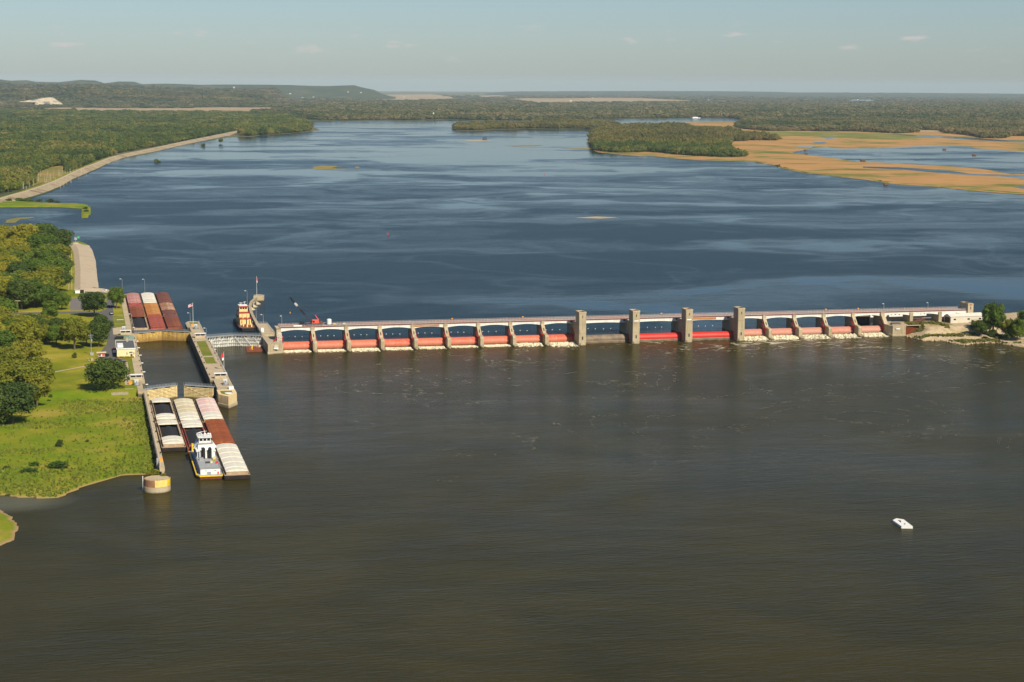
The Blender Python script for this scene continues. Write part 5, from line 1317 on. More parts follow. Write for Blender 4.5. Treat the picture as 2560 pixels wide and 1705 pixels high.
for s in (-1,1):
    m = MB(); m.tube((s*1.35,-4.6,4.4),(s*1.35,-4.6,9.0),.78,n=14); m.tube((s*1.35,-4.6,9.0),(s*1.35,-5.2,9.6),.78,.7,n=14); m.build('exhaust_stack', black_paint, tb)
m = MB(); m.box(-2.9,2.9,-3.6,-2.3,4.4,8.2); m.build('stack_casing', white_paint, tb)
m = MB(); m.box(-1.2,.6,-14.8,-13.2,4.4,5.0); m.build('vent', steel_dark, tb)
m = MB(); m.tube((1.2,-13.6,4.4),(1.2,-13.6,5.3),.6,n=10); m.build('capstan', fibre_cream, tb)
m = MB(); m.box(1.5,3.3,-12.0,-9.8,4.4,5.0); m.build('skiff_cradle', plain('olive_cover', (.26,.24,.04), .8), tb)
m = MB(); m.prism([(2.2,-9.2),(3.2,-9.4),(3.9,-6.6),(3.2,-5.0),(2.4,-5.6)], 4.7, 5.4); m.build('skiff', boat_yellow, tb)
m = MB(); m.box(3.0,3.9,-16.0,-15.0,4.4,5.4); m.build('deck_box', red_paint, tb)
m = MB(); m.box(-3.3,-1.6,-8.6,-6.6,4.4,5.6); m.build('machinery', steel_grey, tb)
m = MB(); m.tube((0,6.5,12.95),(0,6.5,16.2),.1,n=6); m.bar((-1.9,6.5,15.2),(1.0,6.5,15.6),.16,.16); m.build('mast', white_paint, tb)
m = MB(); m.bar((-3.2,8.2,14.2),(-1.0,8.6,14.8),.18,.3); m.tube((-2.1,8.4,12.95),(-2.1,8.4,14.5),.1,n=6); m.build('radar', white_paint, tb)
for (x, r_) in ((-1.3,.42),(.4,.46),(1.8,.42),(2.6,.34)):
    m = MB(); m.ball((x,9.5,13.6),r_,10,6); m.tube((x,9.5,12.95),(x,9.5,13.3),.12,n=6); m.build('antenna_dome', white_paint, tb)
m = MB()
for (p, q) in (((-4.1,-24.4,4.4),(4.1,-24.4,4.4)),((-4.15,-24.4,4.4),(-4.15,-2.5,4.4)),((4.15,-24.4,4.4),(4.15,-2.5,4.4)),((-3.2,2.7,10.15),(3.2,2.7,10.15)),((-2.8,4.1,12.95),(2.8,4.1,12.95))): rail_line(m, p, q, 1.0, r=.035, posts=2)
m.build('handrail', steel_grey, tb)
m = MB()
for y in (-20,-14,-8,-2,4,10,16,22):
    for s in (-1,1): m.tube((s*(w-.6),y,1.34),(s*(w-.6),y,1.95),.18,n=6)
m.each('bollard', steel_dark, tb)

for c in tb.children:
    if c.name.split('.')[0] not in ('hull','main_deck','rub_rail','push_knee','bollard'): c.scale.z = .86; c.location.z = 1.34*.14

# yellow towboat above the side lock (stern towards the viewer)
ty = thing('towboat', 'yellow towboat with dark hull waiting above the side lock', 'towboat', (-15.2, 97, UP), R(1.0))
w = 5.0
m = MB(); m.prism([(-w,20),(-w,-21),(-w+1.3,-25),(w-1.3,-25),(w,-21),(w,20),(w-1.2,25),(-w+1.2,25)], -1, 1.7); m.build('hull', hull_black, ty)
m = MB(); m.prism([(-w+.2,20),(-w+.2,-21),(-w+1.4,-24.7),(w-1.4,-24.7),(w-.2,-21),(w-.2,20)], 1.7, 1.8); m.build('main_deck', plain('deck_rust', (.20,.08,.05), .8), ty)
m = MB()
for s in (-1,1): m.bar((s*w,-20.8,1.75),(s*w,20,1.75),.4,.5)
m.bar((-w+1.3,-25,1.75),(w-1.3,-25,1.75),.4,.5); m.each('rub_rail', steel_dark, ty)
m = MB(); m.box(-3.5,3.5,-11,16,1.8,6.6); d1 = m.build('deckhouse', boat_yellow, ty)
m = MB(); m.box(-3.9,3.9,-11.4,16.4,6.6,6.85); m.build('boat_deck', boat_red, ty)
m = MB(); m.box(-3.3,3.3,-4,14,6.85,10.2); d2 = m.build('upper_house', boat_yellow, ty)
m = MB(); m.box(-3.6,3.6,-4.4,14.4,10.2,10.5); m.build('upper_deck', boat_red, ty)
m = MB(); m.box(-2.7,2.7,1,11,10.5,14.2); d3 = m.build('pilothouse', boat_yellow, ty)
m = MB(); m.box(-3.0,3.0,.6,11.4,14.2,14.9); m.build('pilothouse_roof', boat_red, ty)
m = MB(); m.box(-2.8,2.8,1.2,10.8,14.9,15.1); m.build('roof_top', white_paint, ty)
for x in (-1.6,0,1.6):
    m = MB(); m.box(x-.6,x+.6,.9,1.02,12.6,13.9); m.build('window', window_glass, d3)
for x in (-2.4,2.4):
    m = MB(); m.box(x-.25,x+.25,-11.1,-10.97,2.2,5.6); m.build('door', boat_red, d1)
m = MB(); m.box(.2,.9,-11.1,-10.96,2.4,6.3); m.build('pipe', steel_dark, d1)
m = MB(); rr = random.Random(8)
for k in range(14):
    c = (rr.uniform(-3.6,3.6), rr.uniform(-20,-12)); hgt = rr.uniform(.5,1.6); m.box(c[0]-.5,c[0]+.5,c[1]-.5,c[1]+.5,1.8,1.8+hgt)
m.build('deck_gear', rust_orange, ty)
m = MB()
for k in range(7):
    c = (rr.uniform(-3.8,3.8), rr.uniform(-21,-12)); m.box(c[0]-.4,c[0]+.4,c[1]-.4,c[1]+.4,1.8,1.8+rr.uniform(1.0,2.2))
m.each('deck_locker', boat_yellow, ty)
m = MB(); m.tube((-3.4,-17,1.8),(-3.4,-17,3.4),.5,n=10); m.tube((3.6,-12,1.8),(4.0,-15,5.0),.25,n=8); m.each('white_gear', white_paint, ty)
for s in (-1,1):
    m = MB(); m.tube((s*1.5,-8.5,6.85),(s*1.5,-8.5,10.0),.6,n=12); m.build('exhaust_stack', boat_yellow, ty)
m = MB(); m.tube((-1.2,5,15.1),(-1.2,5,17.3),.12,n=6); m.bar((-2.4,5,16.9),(-.2,5,16.9),.25,.25); m.tube((1.2,6,15.1),(1.2,6,17.6),.12,n=6); m.bar((.4,6,17.3),(2.2,6,17.5),.25,.25); m.each('radar_mast', white_paint, ty)
m = MB(); m.ball((-1.8,3,15.6),.5,8,5); m.ball((2.0,3,15.5),.4,8,5); m.each('antenna_dome', white_paint, ty)
m = MB(); rail_line(m, (-3.8,-11.3,6.85), (3.8,-11.3,6.85), 1.0, r=.04); rail_line(m, (-3.5,-4.3,10.5), (3.5,-4.3,10.5), 1.0, r=.04); rail_line(m, (-4.6,-20,1.8), (-4.6,18,1.8), 1.0, r=.04); m.build('handrail', boat_red, ty)

for c in ty.children:
    if c.name.split('.')[0] not in ('hull','main_deck','rub_rail'): c.scale.z = .84; c.location.z = 1.8*.16

# rusty work float tied up below the side lock
t = thing('work_float', 'rusty red work float tied up below the side lock', 'float', (-15.6, 19.5, 0), R(-4))
m = MB(); m.box(-5.0,5.0,-9.5,9.5,-.6,.9); m.build('deck', rust, t, bevel=.1)
m = MB(); m.box(-3.6,-.8,-6,-2,.9,1.5); m.box(.6,2.6,1,5,.9,1.4); m.each('crate', rust_orange, t)
m = MB(); m.bar((-1.6,-7,.9),(-1.0,-1,3.2),.35,.35); m.bar((-2.4,-5,.9),(-1.2,-1.5,3.0),.25,.25); m.each('boom', trim_yellow, t)
m = MB(); m.tube((1.4,4,.9),(1.4,4,3.4),.12,n=6); m.box(2.6,4.2,4.5,7.5,.9,1.9); m.each('locker', fibre_cream, t)

# white mooring float drifting alone downstream
t = thing('mooring_float', 'small white barge float with triangular well, alone on the open river', 'float', (0,0,0))
def W(px): return px
P4 = FLOAT5
m = MB(); cx_, cy_ = 177.2,-473
tri = FLOATW
outer = [Vector((p[0],p[1],.85)) for p in P4]; inner = [Vector((p[0],p[1],.85)) for p in tri]
tt = tessellate_polygon([outer, inner[::-1]]); allp = outer+inner[::-1]
mb = MB(); mb.v = [tuple(p) for p in allp]
for a, b, c in tt:
    if (allp[b]-allp[a]).cross(allp[c]-allp[a]).z < 0: b, c = c, b
    mb.f.append((a,b,c))
mb.build('deck', white_paint, t)
m = MB(); n = 5; o = [(p[0],p[1]) for p in P4][::-1]
m.v = [(x,y,-.6) for x,y in o]+[(x,y,.85) for x,y in o]; m.f = [(i,(i+1)%n,n+(i+1)%n,n+i) for i in range(n)]; m.build('hull_side', white_paint, t)
m = MB(); o = tri; m.v = [(x,y,.1) for x,y in o]+[(x,y,.85) for x,y in o]; m.f = [(i,(i+1)%3,3+(i+1)%3,3+i) for i in range(3)]+[(0,1,2)]; m.build('well', rust, t)
m = MB(); m.tube((FLOATB[0],FLOATB[1],.85),(FLOATB[0],FLOATB[1],1.25),.22,n=8); m.build('mooring_bitt', steel_dark, t)

# ---------------------------------------------------------------- the lock grounds
GZ = 6.05
def car(label, x, y, rz, paint, kind='car', z=GZ+.06):
    t = thing('parked_car' if kind != 'van' else 'parked_van', label, 'car' if kind != 'van' else 'van', (x, y, z), rz, 'vehicles parked on the lock grounds')
    H = 1.45 if kind == 'car' else 1.9 if kind == 'truck' else 2.1; L, w = (4.6,.9) if kind == 'car' else (5.4,1.0)
    if kind == 'truck': prof = [(-L/2,.35),(-L/2,1.05),(-.3,1.08),(-.1,1.85),(1.2,1.85),(1.75,1.15),(L/2,1.0),(L/2,.35)]
    elif kind == 'van': prof = [(-L/2,.35),(-L/2,2.0),(1.5,2.05),(2.2,1.2),(L/2,1.0),(L/2,.35)]
    else: prof = [(-L/2,.35),(-L/2,.85),(-1.7,.95),(-1.1,1.42),(.5,1.45),(1.2,.98),(L/2,.82),(L/2,.35)]
    m = MB(); m.xprism(prof, -w, w); b = m.build('body', CARS[paint], t, bevel=.1)
    m = MB()
    if kind == 'car': g = [(-1.55,.98),(-1.05,1.36),(.45,1.39),(1.05,1.0)]
    elif kind == 'truck': g = [(-.2,1.15),(-.03,1.78),(1.15,1.78),(1.6,1.2)]
    else: g = [(.4,1.2),(.4,1.9),(1.4,1.93),(1.95,1.25)]
    m.xprism(g, -w-.012, w+.012); m.build('side_glass', window_glass, b)
    wh = None
    for sx in (-1,1):
        for yy in (-L*.31, L*.31):
            m = MB(); m.tube((sx*(w-.2),yy,.34),(sx*(w+.02),yy,.34),.34,n=12); m.build('wheel', tyre_rubber, t)
    return t
car('dark car under the trees at the far side of the lot', -100.0, 203, R(8), 'dark')
car('silver car beside the dark cars under the far trees', -97.0, 206, R(8), 'silver')
car('dark car nearest the lamp-lit lawn in the far shade', -102.6, 200, R(8), 'dark')
car('white car driving round the far bend by the river', -100.2, 297, R(60), 'white', 'truck')
car('dark pickup on the drive beside the upper lawn', -98.6, 160, R(10), 'dark', 'truck')
car('dark van parked on the drive behind the lock office', -96.0, 39, R(90), 'dark', 'van')
car('red car parked against the back of the lock office', -99.9, -8, R(2), 'red')
car('white car parked against the back of the lock office', -99.7, -19, R(2), 'white')
car('dark blue pickup by the lower corner of the lock office lot', -96.5, -55, R(85), 'blue', 'truck')
car('dark car behind the noticeboard in the office lot', -104.2, -31, R(-15), 'dark')
car('grey car beside the willow in the office lot', -100.5, -57.5, R(88), 'blue')

t = thing('noticeboard', 'small roofed noticeboard shelter in the office lot', 'noticeboard', (-107.2,-35,GZ+.06))
for x in (-1.9,1.9): MB().box(x-.12,x+.12,-.12,.12,0,2.6).build('post', wood_pole, t)
m = MB(); m.box(-1.8,1.8,-.06,.06,.5,2.1); m.build('board', white_paint, t)
m = MB(); m.box(-1.7,-.3,-.10,-.05,.7,1.9); m.build('poster', rust_orange, t)
m = MB(); m.box(.3,1.7,-.10,-.05,.7,1.9); m.build('poster', crane_red, t)
m = MB(); m.xprism([(-1.0,2.6),(0,3.3),(1.0,2.6)], -2.7, 2.7); m.build('roof', concrete_pale, t)
t = thing('utility_pole', 'grey utility pole with transformer and crossarms in the office lot', 'utility pole', (-112.8,-24,GZ))
MB().tube((0,0,0),(0,0,12.5),.2,.14,n=8).build('pole', steel_grey, t)
MB().box(-1.6,1.6,-.08,.08,11.4,11.6).build('crossarm', steel_grey, t); MB().box(-1.3,1.3,-.08,.08,10.3,10.5).build('crossarm', steel_grey, t)
MB().tube((.35,-.3,7.6),(.35,-.3,9.3),.42,n=10).build('transformer', steel_grey, t)
MB().box(-.6,1.4,-1.4,-.5,0,1.6).build('cabinet', steel_grey, t)
t = thing('utility_pole', 'brown wooden utility pole beside the road at the left grove', 'utility pole', (-160.3,183,GZ))
MB().tube((0,0,0),(0,0,8.6),.22,.16,n=8).build('pole', wood_pole, t); MB().box(-1.8,1.8,-.1,.1,8.0,8.25).build('crossarm', fibre_cream, t)
t = thing('rubble_pile', 'low heap of pale stone blocks in the office lot', 'rubble', (-110.6,-45,GZ))
rr = random.Random(6)
for k in range(26):
    s = rr.uniform(.35,.8); b = MB(); b.cbox((0,0,s*.35),(s*1.3,s,s*.7)); b.build('block', concrete_pale, t, (rr.uniform(-4.5,4.5),rr.uniform(-5,5),rr.choice((0,0,.35))), rr.random()*3)
t = thing('pump_hut', 'small white hut with dark open bay at the foot of the gravel point', 'hut', (-120.2,295,GZ))
MB().box(-2.6,.8,-2.5,2.5,0,2.5).build('wall', white_paint, t); MB().box(-3.0,4.2,-2.9,2.9,2.5,2.8).build('roof', concrete_pale, t)
MB().box(1.0,3.8,-2.1,2.3,0,2.45).build('open_bay', black_paint, t)
for x in (3.85,): MB().box(x,x+.25,-2.4,-2.15,0,2.5).build('post', white_paint, t)
t = thing('cottage', 'white cottage with pale gabled roof among the left trees', 'house', (-145.6,112,GZ), R(6))
MB().box(-4.2,4.2,-6,6,0,3.0).build('wall', white_paint, t); rf_ = MB().xprism([(-6.6,2.9),(0,5.4),(6.6,2.9)], -4.7, 4.7).build('roof', weathered('roof_white', (.70,.67,.60), (.76,.73,.66), .4), t)
MB().box(-.5,.5,-6.07,-5.95,0,2.0).build('door', steel_dark, t)
for x in (-2.6,2.6): MB().box(x-.6,x+.6,-6.06,-5.95,1.1,2.2).build('window', window_glass, t)
t = thing('store_shed', 'long low white shed between the left trees', 'shed', (-133.5,106,GZ), R(4))
MB().box(-6.2,6.2,-3,3,0,2.5).build('wall', white_paint, t); MB().xprism([(-3.4,2.5),(0,3.5),(3.4,2.5)], -6.6, 6.6).build('roof', weathered('roof_cream', (.66,.62,.50), (.72,.68,.56), .4), t)
for x in (-4,-1,2.4): MB().box(x-.8,x+.8,-3.06,-2.95,.2,1.9).build('door', steel_grey, t)
t = thing('timber_fence', 'grey board fence panel at the edge of the rough field', 'fence', (-99.4,-153,3.3))
for k in range(9):
    MB().box(-4.3+k*.95,-3.42+k*.95,-.05,.05,0,2.2+.06*(k%3)).build('board', wood_grey, t)
for z in (.4,1.7): MB().box(-4.4,4.3,.05,.15,z,z+.16).build('rail', wood_grey, t)
t = thing('access_steps', 'pale concrete steps and landings below the lower machine', 'steps', (-94.6,-151.5,2.7))
for k in range(8): MB().box(-2.1,2.1,k*.75,k*.75+.75,0,(k+1)*.42).build('step', concrete_pale, t)
t = thing('channel_marker', 'green channel light on a square base at the tip of the gravel point', 'marker', (-123.5,712,6.2))
MB().box(-2.2,2.2,-2.2,2.2,0,1.8).build('base', concrete_pale, t); MB().tube((0,0,1.8),(0,0,6.5),.2,n=8).build('mast', steel_grey, t)
MB().box(-1.2,1.2,-.15,.15,4.4,6.8).build('dayboard', steel_grey, t); MB().box(1.6,3.6,-.2,.2,6.0,7.8).build('light_board', green_paint, t)
t = thing('park_bench', 'white bench slab on the upper mown plot', 'bench', (-93.5,128,GZ+.06)); MB().box(-2.2,2.2,-.5,.5,.4,.55).build('seat', white_paint, t)
for x in (-1.8,1.8): MB().box(x-.15,x+.15,-.4,.4,0,.4).build('leg', concrete_pale, t)
for i, y in enumerate((156,110)):
    t = thing('path_slab', ['narrow pale path across the upper lawn, farther one', 'narrow pale path across the upper lawn, nearer one'][i], 'path', (-94.4,y,GZ+.06)); MB().box(-3.4,3.4,-.45,.45,0,.06).build('slab', concrete_walk, t)

# storage yard beyond the dam
YZ = 6.6
t = thing('storage_shed', 'long white metal shed with three dark windows in the storage yard', 'shed', (453.6,10.5,YZ), R(4))
m = MB(); m.box(-12.5,12.5,-4.2,4.2,0,4.2); sh_ = m.build('wall', weathered('shed_white', (.54,.49,.40), (.60,.55,.46), .3), t)
m = MB(); m.xprism([(-4.5,4.15),(0,5.9),(4.5,4.15)], -12.8, 12.8); m.build('roof', weathered('shed_roof', (.56,.53,.46), (.62,.59,.52), .3), t)
for x in (-9.4,1.0,9.6): MB().box(x-.85,x+.85,-4.27,-4.15,1.9,2.9).build('window', window_glass, t)
MB().box(-12.57,-12.45,-3,3,0,3.6).build('door', steel_dark, t)
t = thing('stacked_slabs', 'stack of grey slabs in front of the white shed', 'stack', (462,2.5,YZ))
for k in range(5): MB().box(-6.5+.1*k,6.5-.15*k,-1.8,1.8,k*.45,k*.45+.36).build('slab', concrete_dark if k % 2 else concrete_pale, t)
def rust_frame(label, x, y, rz):
    t = thing('bulkhead_frame', label, 'steel frame', (x,y,YZ), rz, 'rusty steel frames leaning in the storage yard')
    m = MB(); m.add([(-4,-2.2,.2),(4,-2.2,2.6),(4,2.2,2.6),(-4,2.2,.2),(-4,-2.2,.45),(4,-2.2,2.85),(4,2.2,2.85),(-4,2.2,.45)], [(3,2,1,0),(4,5,6,7),(0,1,5,4),(1,2,6,5),(2,3,7,6),(3,0,4,7)]); m.build('panel', rust_dark, t)
    for k in range(4):
        x0 = -2+2*k; m = MB(); m.bar((x0,-2.0,0),(x0,-2.0,.8+.3*(x0+4)),.25,.25); m.build('prop', rust_red, t)
    m = MB(); m.box(-3.4,3.6,-2.1,2.1,0,.22); m.build('base_frame', rust_dark, t)
rust_frame('rusty leaning steel frame left of the yard weeds', 420.3, 11.5, R(6)); rust_frame('rusty leaning steel frame against the gable of the white shed', 441.5, 18, R(10))
t = thing('steel_tank', 'pale horizontal tank half hidden behind the right trees', 'tank', (472.5,6,YZ)); MB().tube((-2.6,0,1.5),(2.6,0,1.5),1.35,n=16).build('shell', fibre_cream, t)
for x in (-1.6,1.6): MB().box(x-.2,x+.2,-1,1,0,.7).build('saddle', concrete_pale, t)
t = thing('service_barge', 'dark service barge with white deckhouses moored behind the yard bridge', 'barge', (426,49,UP), R(2))
MB().box(-27,22,-5.5,5.5,-.8,1.9).build('hull', hull_black, t, bevel=.2)
for (a, b, h) in ((-24,-12,2.6),(-10,3,3.4),(6,18,2.8)):
    d = MB().box(a,b,-3.5,3.5,1.9,1.9+h).build('deckhouse', white_paint, t)
    MB().box(a-.3,b+.3,-3.9,3.9,1.9+h,2.15+h).build('roof', white_paint, d)
    for k in range(int((b-a)/3)): MB().box(a+1+k*3,a+2.2+k*3,-3.57,-3.45,3.0,3.9).build('window', window_glass, d)
t = thing('covered_boat', 'white covered boat moored behind the last bridge span', 'boat', (462,50,UP), R(6))
MB().prism([(-9,-2.2),(7,-2.2),(10,0),(7,2.2),(-9,2.2)], -.5, 1.6).build('hull', white_paint, t); MB().xprism([(-2.0,1.6),(-1.6,3.4),(1.6,3.4),(2.0,1.6)], -8.4, 5).build('cover', white_paint, t)
t = thing('sheet_pile_cell', 'dark round sheet-pile cell behind the last gates', 'cell', (391.5,34,0))
m = MB()
for k in range(24):
    a0, a1 = 2*math.pi*k/24, 2*math.pi*(k+1)/24; r0 = 4.6 if k % 2 else 4.85
    m.add([(r0*math.cos(a0),r0*math.sin(a0),2),(r0*math.cos(a1),r0*math.sin(a1),2),(r0*math.cos(a1),r0*math.sin(a1),9.4),(r0*math.cos(a0),r0*math.sin(a0),9.4)], [(0,1,2,3)])
m.build('piling', steel_dark, t); MB().tube((0,0,9.2),(0,0,9.4),4.5,n=24).build('fill', sand, t)

# ---------------------------------------------------------------- trees and plants
def crown_mesh(name, seed, n_leaf, n_lobe, leaf, shape=(1,1,1), core=True, droop=0.0):
    """crown about 1 unit in radius, base at z=0: lobes clothed in small leaf faces over a rough dark core"""
    r = np.random.default_rng(seed); lobes = []
    for i in range(n_lobe):
        a = r.uniform(0, 2*math.pi); u = r.uniform(-.75, .95); q = math.sqrt(max(0, 1-u*u))*r.uniform(.42, .92)
        lobes.append((q*math.cos(a), q*math.sin(a), u*.72, r.uniform(.20, .44)*(1.1-.25*abs(u))*(1 if n_lobe < 20 else .88)))
    lobes.append((0, 0, 0, .62)); lobes.append((.1, -.1, .45, .42))
    V, F = [], []
    if core:
        for (x, y, z, rad) in lobes:
            mb = MB(); mb.ball((0,0,0), rad*.66, 7, 5); o = len(V)
            for p in mb.v: j = 1+r.uniform(-.18, .18); V.append((x+p[0]*j, y+p[1]*j, z+p[2]*j*.9))
            F += [tuple(i+o for i in f) for f in mb.f]
    w = np.array([l[3]**2 for l in lobes]); w /= w.sum()
    pick = r.choice(len(lobes), n_leaf, p=w)
    for k in pick:
        x, y, z, rad = lobes[k]
        d = r.normal(size=3); d[2] = d[2]*.85+.25; d /= np.linalg.norm(d)
        p = np.array((x, y, z))+d*rad*r.uniform(.82, 1.14)
        if droop and d[2] < .2: p[2] -= droop*r.random()
        nrm = d*1.0+r.normal(size=3)*.55; nrm /= np.linalg.norm(nrm)
        t = np.cross(nrm, r.normal(size=3)); t /= np.linalg.norm(t); b = np.cross(nrm, t)
        s = leaf*r.uniform(.6, 1.35); o = len(V)
        V += [tuple(p+t*s), tuple(p+b*s*.7), tuple(p-t*s*.9), tuple(p-b*s*.75+nrm*s*.3)]; F.append((o, o+1, o+2, o+3))
    V = [(a*shape[0], b*shape[1], (c+.85)*shape[2]) for a, b, c in V]
    m = bpy.data.meshes.new(name); m.from_pydata(V, [], F); m.update(); return m
def trunk_mesh(name, seed):
    r = random.Random(seed); m = MB(); m.tube((0,0,0),(.03,.02,.62),.055,.035,n=7)
    for k in range(6):
        a = k*1.05+r.random(); h = .30+.05*k; e = (.42*math.cos(a), .42*math.sin(a), h+.32)
        m.tube((.02,.01,h), e, .024, .009, n=5)
    return m.mesh(name)
HI = [crown_mesh(f'crown_round_{i}', 10+i, 5200, 32, .058, (1,1,.98)) for i in range(4)]+[crown_mesh('crown_willow', 31, 5200, 34, .058, (1,1,.85), droop=.5)]+[crown_mesh('crown_tall', 33, 5200, 32, .058, (.92,.92,1.25))]
MD = [crown_mesh(f'crown_mid_{i}', 60+i, 420, 12, .14, (1,1,.95)) for i in range(4)]
TR = [trunk_mesh(f'trunk_{i}', i) for i in range(3)]
def with_mat(cache, mesh, mat):
    key = (mesh.name, mat.name)
    if key not in cache: q = mesh.copy(); q.materials.clear(); q.materials.append(mat); cache[key] = q
    return cache[key]
MC = {}
def tree(name, label, x, y, z, h, rad, mesh, mat, group, rz=0.0, lift=.16, barkm=None):
    t = thing(name, label, 'tree', (x, y, z), rz, group)
    c = bpy.data.objects.new('crown', with_mat(MC, mesh, mat)); COL.objects.link(c); c.parent = t
    zs = max(v.co.z for v in mesh.vertices) if mesh.name not in ZS else ZS[mesh.name]; ZS[mesh.name] = zs
    c.location = (0, 0, h*lift); c.scale = (rad, rad, h*(1-lift)/zs)
    k = bpy.data.objects.new('trunk', with_mat(MC, TR[int(abs(x*7+y)) % 3], barkm or bark)); COL.objects.link(k); k.parent = t
    k.scale = (h*.55, h*.55, h)
    return t
ZS = {}
single = [
 ('broad dark willow standing alone on the lawn by the lower gate', -106, -146, 5.9, 17.0, 10.4, HI[4], leaf_dark),
 ('broad dark tree beside the lot, nearest the pale car park', -110, 151, 6, 17.0, 9.6, HI[0], leaf_dark),
 ('upright green tree at the end of the upper barges', -94.6, 194, 6, 16, 6.0, HI[5], leaf_green),
 ('dark tree on the drive behind the lock office, farther of two', -106.5, 42, 6, 15.5, 7.4, HI[1], leaf_dark),
 ('dark tree on the drive behind the lock office, nearer of two', -108.2, 8, 6, 15.5, 7.6, HI[2], leaf_dark),
 ('olive tree with visible pale trunk on the middle lawn', -122.2, 0, 6, 19.5, 8.9, HI[3], leaf_olive),
 ('small yellowing tree leaning from the olive tree towards the drive', -115.4, 20, 6, 9.5, 4.0, HI[0], leaf_yellow),
 ('round green tree left of the pale car park', -131.4, 193, 6, 14, 5.6, HI[1], leaf_green),
 ('green tree between the road and the white cottage', -138.6, 128, 6, 14.5, 6.6, HI[2], leaf_green),
 ('tall spreading green tree over the road at the left grove', -150, 209, 6, 21, 10.5, HI[3], leaf_green),
 ('great green tree at the lower tip of the left grove', -150, -214, 3.2, 20, 11.5, HI[0], leaf_dark),
 ('grey-green tree on the field edge left of the willow', -139.5, -176, 4.0, 17, 7.6, HI[1], leaf_olive),
 ('drooping green tree at the left edge of the field', -162, -222, 3.0, 22, 11.0, HI[4], leaf_dark),
]
for (lb, x, y, z, h, rad, me, mt) in single: tree('broadleaf_tree', lb, x, y, z, h, rad, me, mt, 'trees of the lock grounds', rnd.random()*6)
TONE = {'leaf_green': 'green', 'leaf_dark': 'dark green', 'leaf_olive': 'olive', 'leaf_yellow': 'yellow', 'leaf_forest': 'mixed green'}
def grove(n, x0, x1, y0, y1, zf, hr, rr_, mats, label, group, seed, avoid=None, mind=8.0, meshes=HI):
    r = random.Random(seed); pts = []; tries = 0
    while len(pts) < n and tries < 6000:
        tries += 1; p = (r.uniform(x0, x1), r.uniform(y0, y1))
        if avoid and avoid(*p): continue
        if any((p[0]-q[0])**2+(p[1]-q[1])**2 < mind**2 for q in pts): continue
        pts.append(p)
    for p in pts:
        h = r.uniform(*hr)*1.06; rd = h*r.uniform(*rr_)*1.12
        mt = mats(p, r); size = 'tall ' if h > hr[0]+.6*(hr[1]-hr[0]) else ''
        tree('broadleaf_tree', label.replace('leafy', size+TONE[mt.name]), p[0], p[1], zf, h, rd, r.choice(meshes[:4]+meshes[5:]) if meshes is HI else r.choice(meshes), mt, group, r.random()*6)
grove(26, -215, -133, -205, -62, 4.6, (14,20), (.46,.58), lambda p, r: r.choice((leaf_green,leaf_olive,leaf_olive,leaf_dark)), 'leafy tree in the dense grove left of the middle lawn', 'grove left of the middle lawn', 71, mind=9.5, avoid=lambda x, y: (x > -142 and y > -110) or (x > -150 and y < -190))
grove(16, -205, -150, -50, 88, 6, (14,19), (.45,.56), lambda p, r: r.choice((leaf_green,leaf_olive,leaf_green,leaf_yellow)), 'leafy tree in the grove below the white cottage', 'grove below the white cottage', 72, mind=9.5, avoid=lambda x, y: x > -153 and y > 30)
grove(9, -153, -127, 18, 98, 6, (10,15), (.42,.55), lambda p, r: r.choice((leaf_dark,leaf_olive,leaf_green)), 'leafy tree in the thicket in front of the white shed', 'thicket in front of the white shed', 73, mind=8.5, avoid=lambda x, y: y > 60 and x > -140)
grove(10, -215, -163, 100, 178, 6, (14,20), (.46,.56), lambda p, r: r.choice((leaf_olive,leaf_green)), 'leafy tree left of the white cottage at the picture edge', 'trees left of the white cottage', 76, mind=9.5)
grove(70, -235, -134, 196, 470, 6, (15,21), (.46,.58), lambda p, r: r.choice((leaf_green,leaf_green,leaf_dark,leaf_olive)) if p[0] > -172 else r.choice((leaf_yellow,leaf_olive,leaf_green)), 'leafy tree in the riverside grove beside the grassy track', 'riverside grove beside the grassy track', 74, mind=9.0, avoid=lambda x, y: (x > -141 and y < 250))
grove(60, -250, -136, 470, 760, 6, (15,22), (.48,.6), lambda p, r: r.choice((leaf_green,leaf_dark,leaf_olive)) if p[0] > -158 else r.choice((leaf_yellow,leaf_yellow,leaf_olive)), 'leafy tree in the grove near the tip of the gravel point', 'yellowing grove near the gravel point', 75, mind=9.5, avoid=lambda x, y: y > 700 and x > -150)
right_t = [('tall green tree at the right end of the storage yard', 456.5, -24, 4.5, 20, 7.6, HI[5], leaf_green), ('green tree at the right picture edge beyond the yard', 469, -42, 3.5, 17.5, 6.8, HI[3], leaf_green),
           ('dark bushy tree at the foot of the white shed bank', 446.5, -24, 3.0, 9.5, 5.6, HI[0], leaf_dark), ('yellow-green tree between the two tall trees of the yard', 462.5, -33, 3.5, 11, 5.0, HI[1], leaf_olive), ('far tree rising behind the right picture edge of the yard', 480, -30, 4.5, 17, 7, HI[2], leaf_green),
           ('low green tree filling the gap between the two tall yard trees', 463.5, -43, 2.5, 9.5, 5.2, HI[2], leaf_green), ('dark low tree in front of the pale tank of the yard', 452.5, -20, 4.0, 9.0, 5.0, HI[3], leaf_dark)]
for (lb, x, y, z, h, rad, me, mt) in right_t: tree('broadleaf_tree', lb, x, y, z, h, rad, me, mt, 'trees of the storage yard', rnd.random()*6, lift=.06)

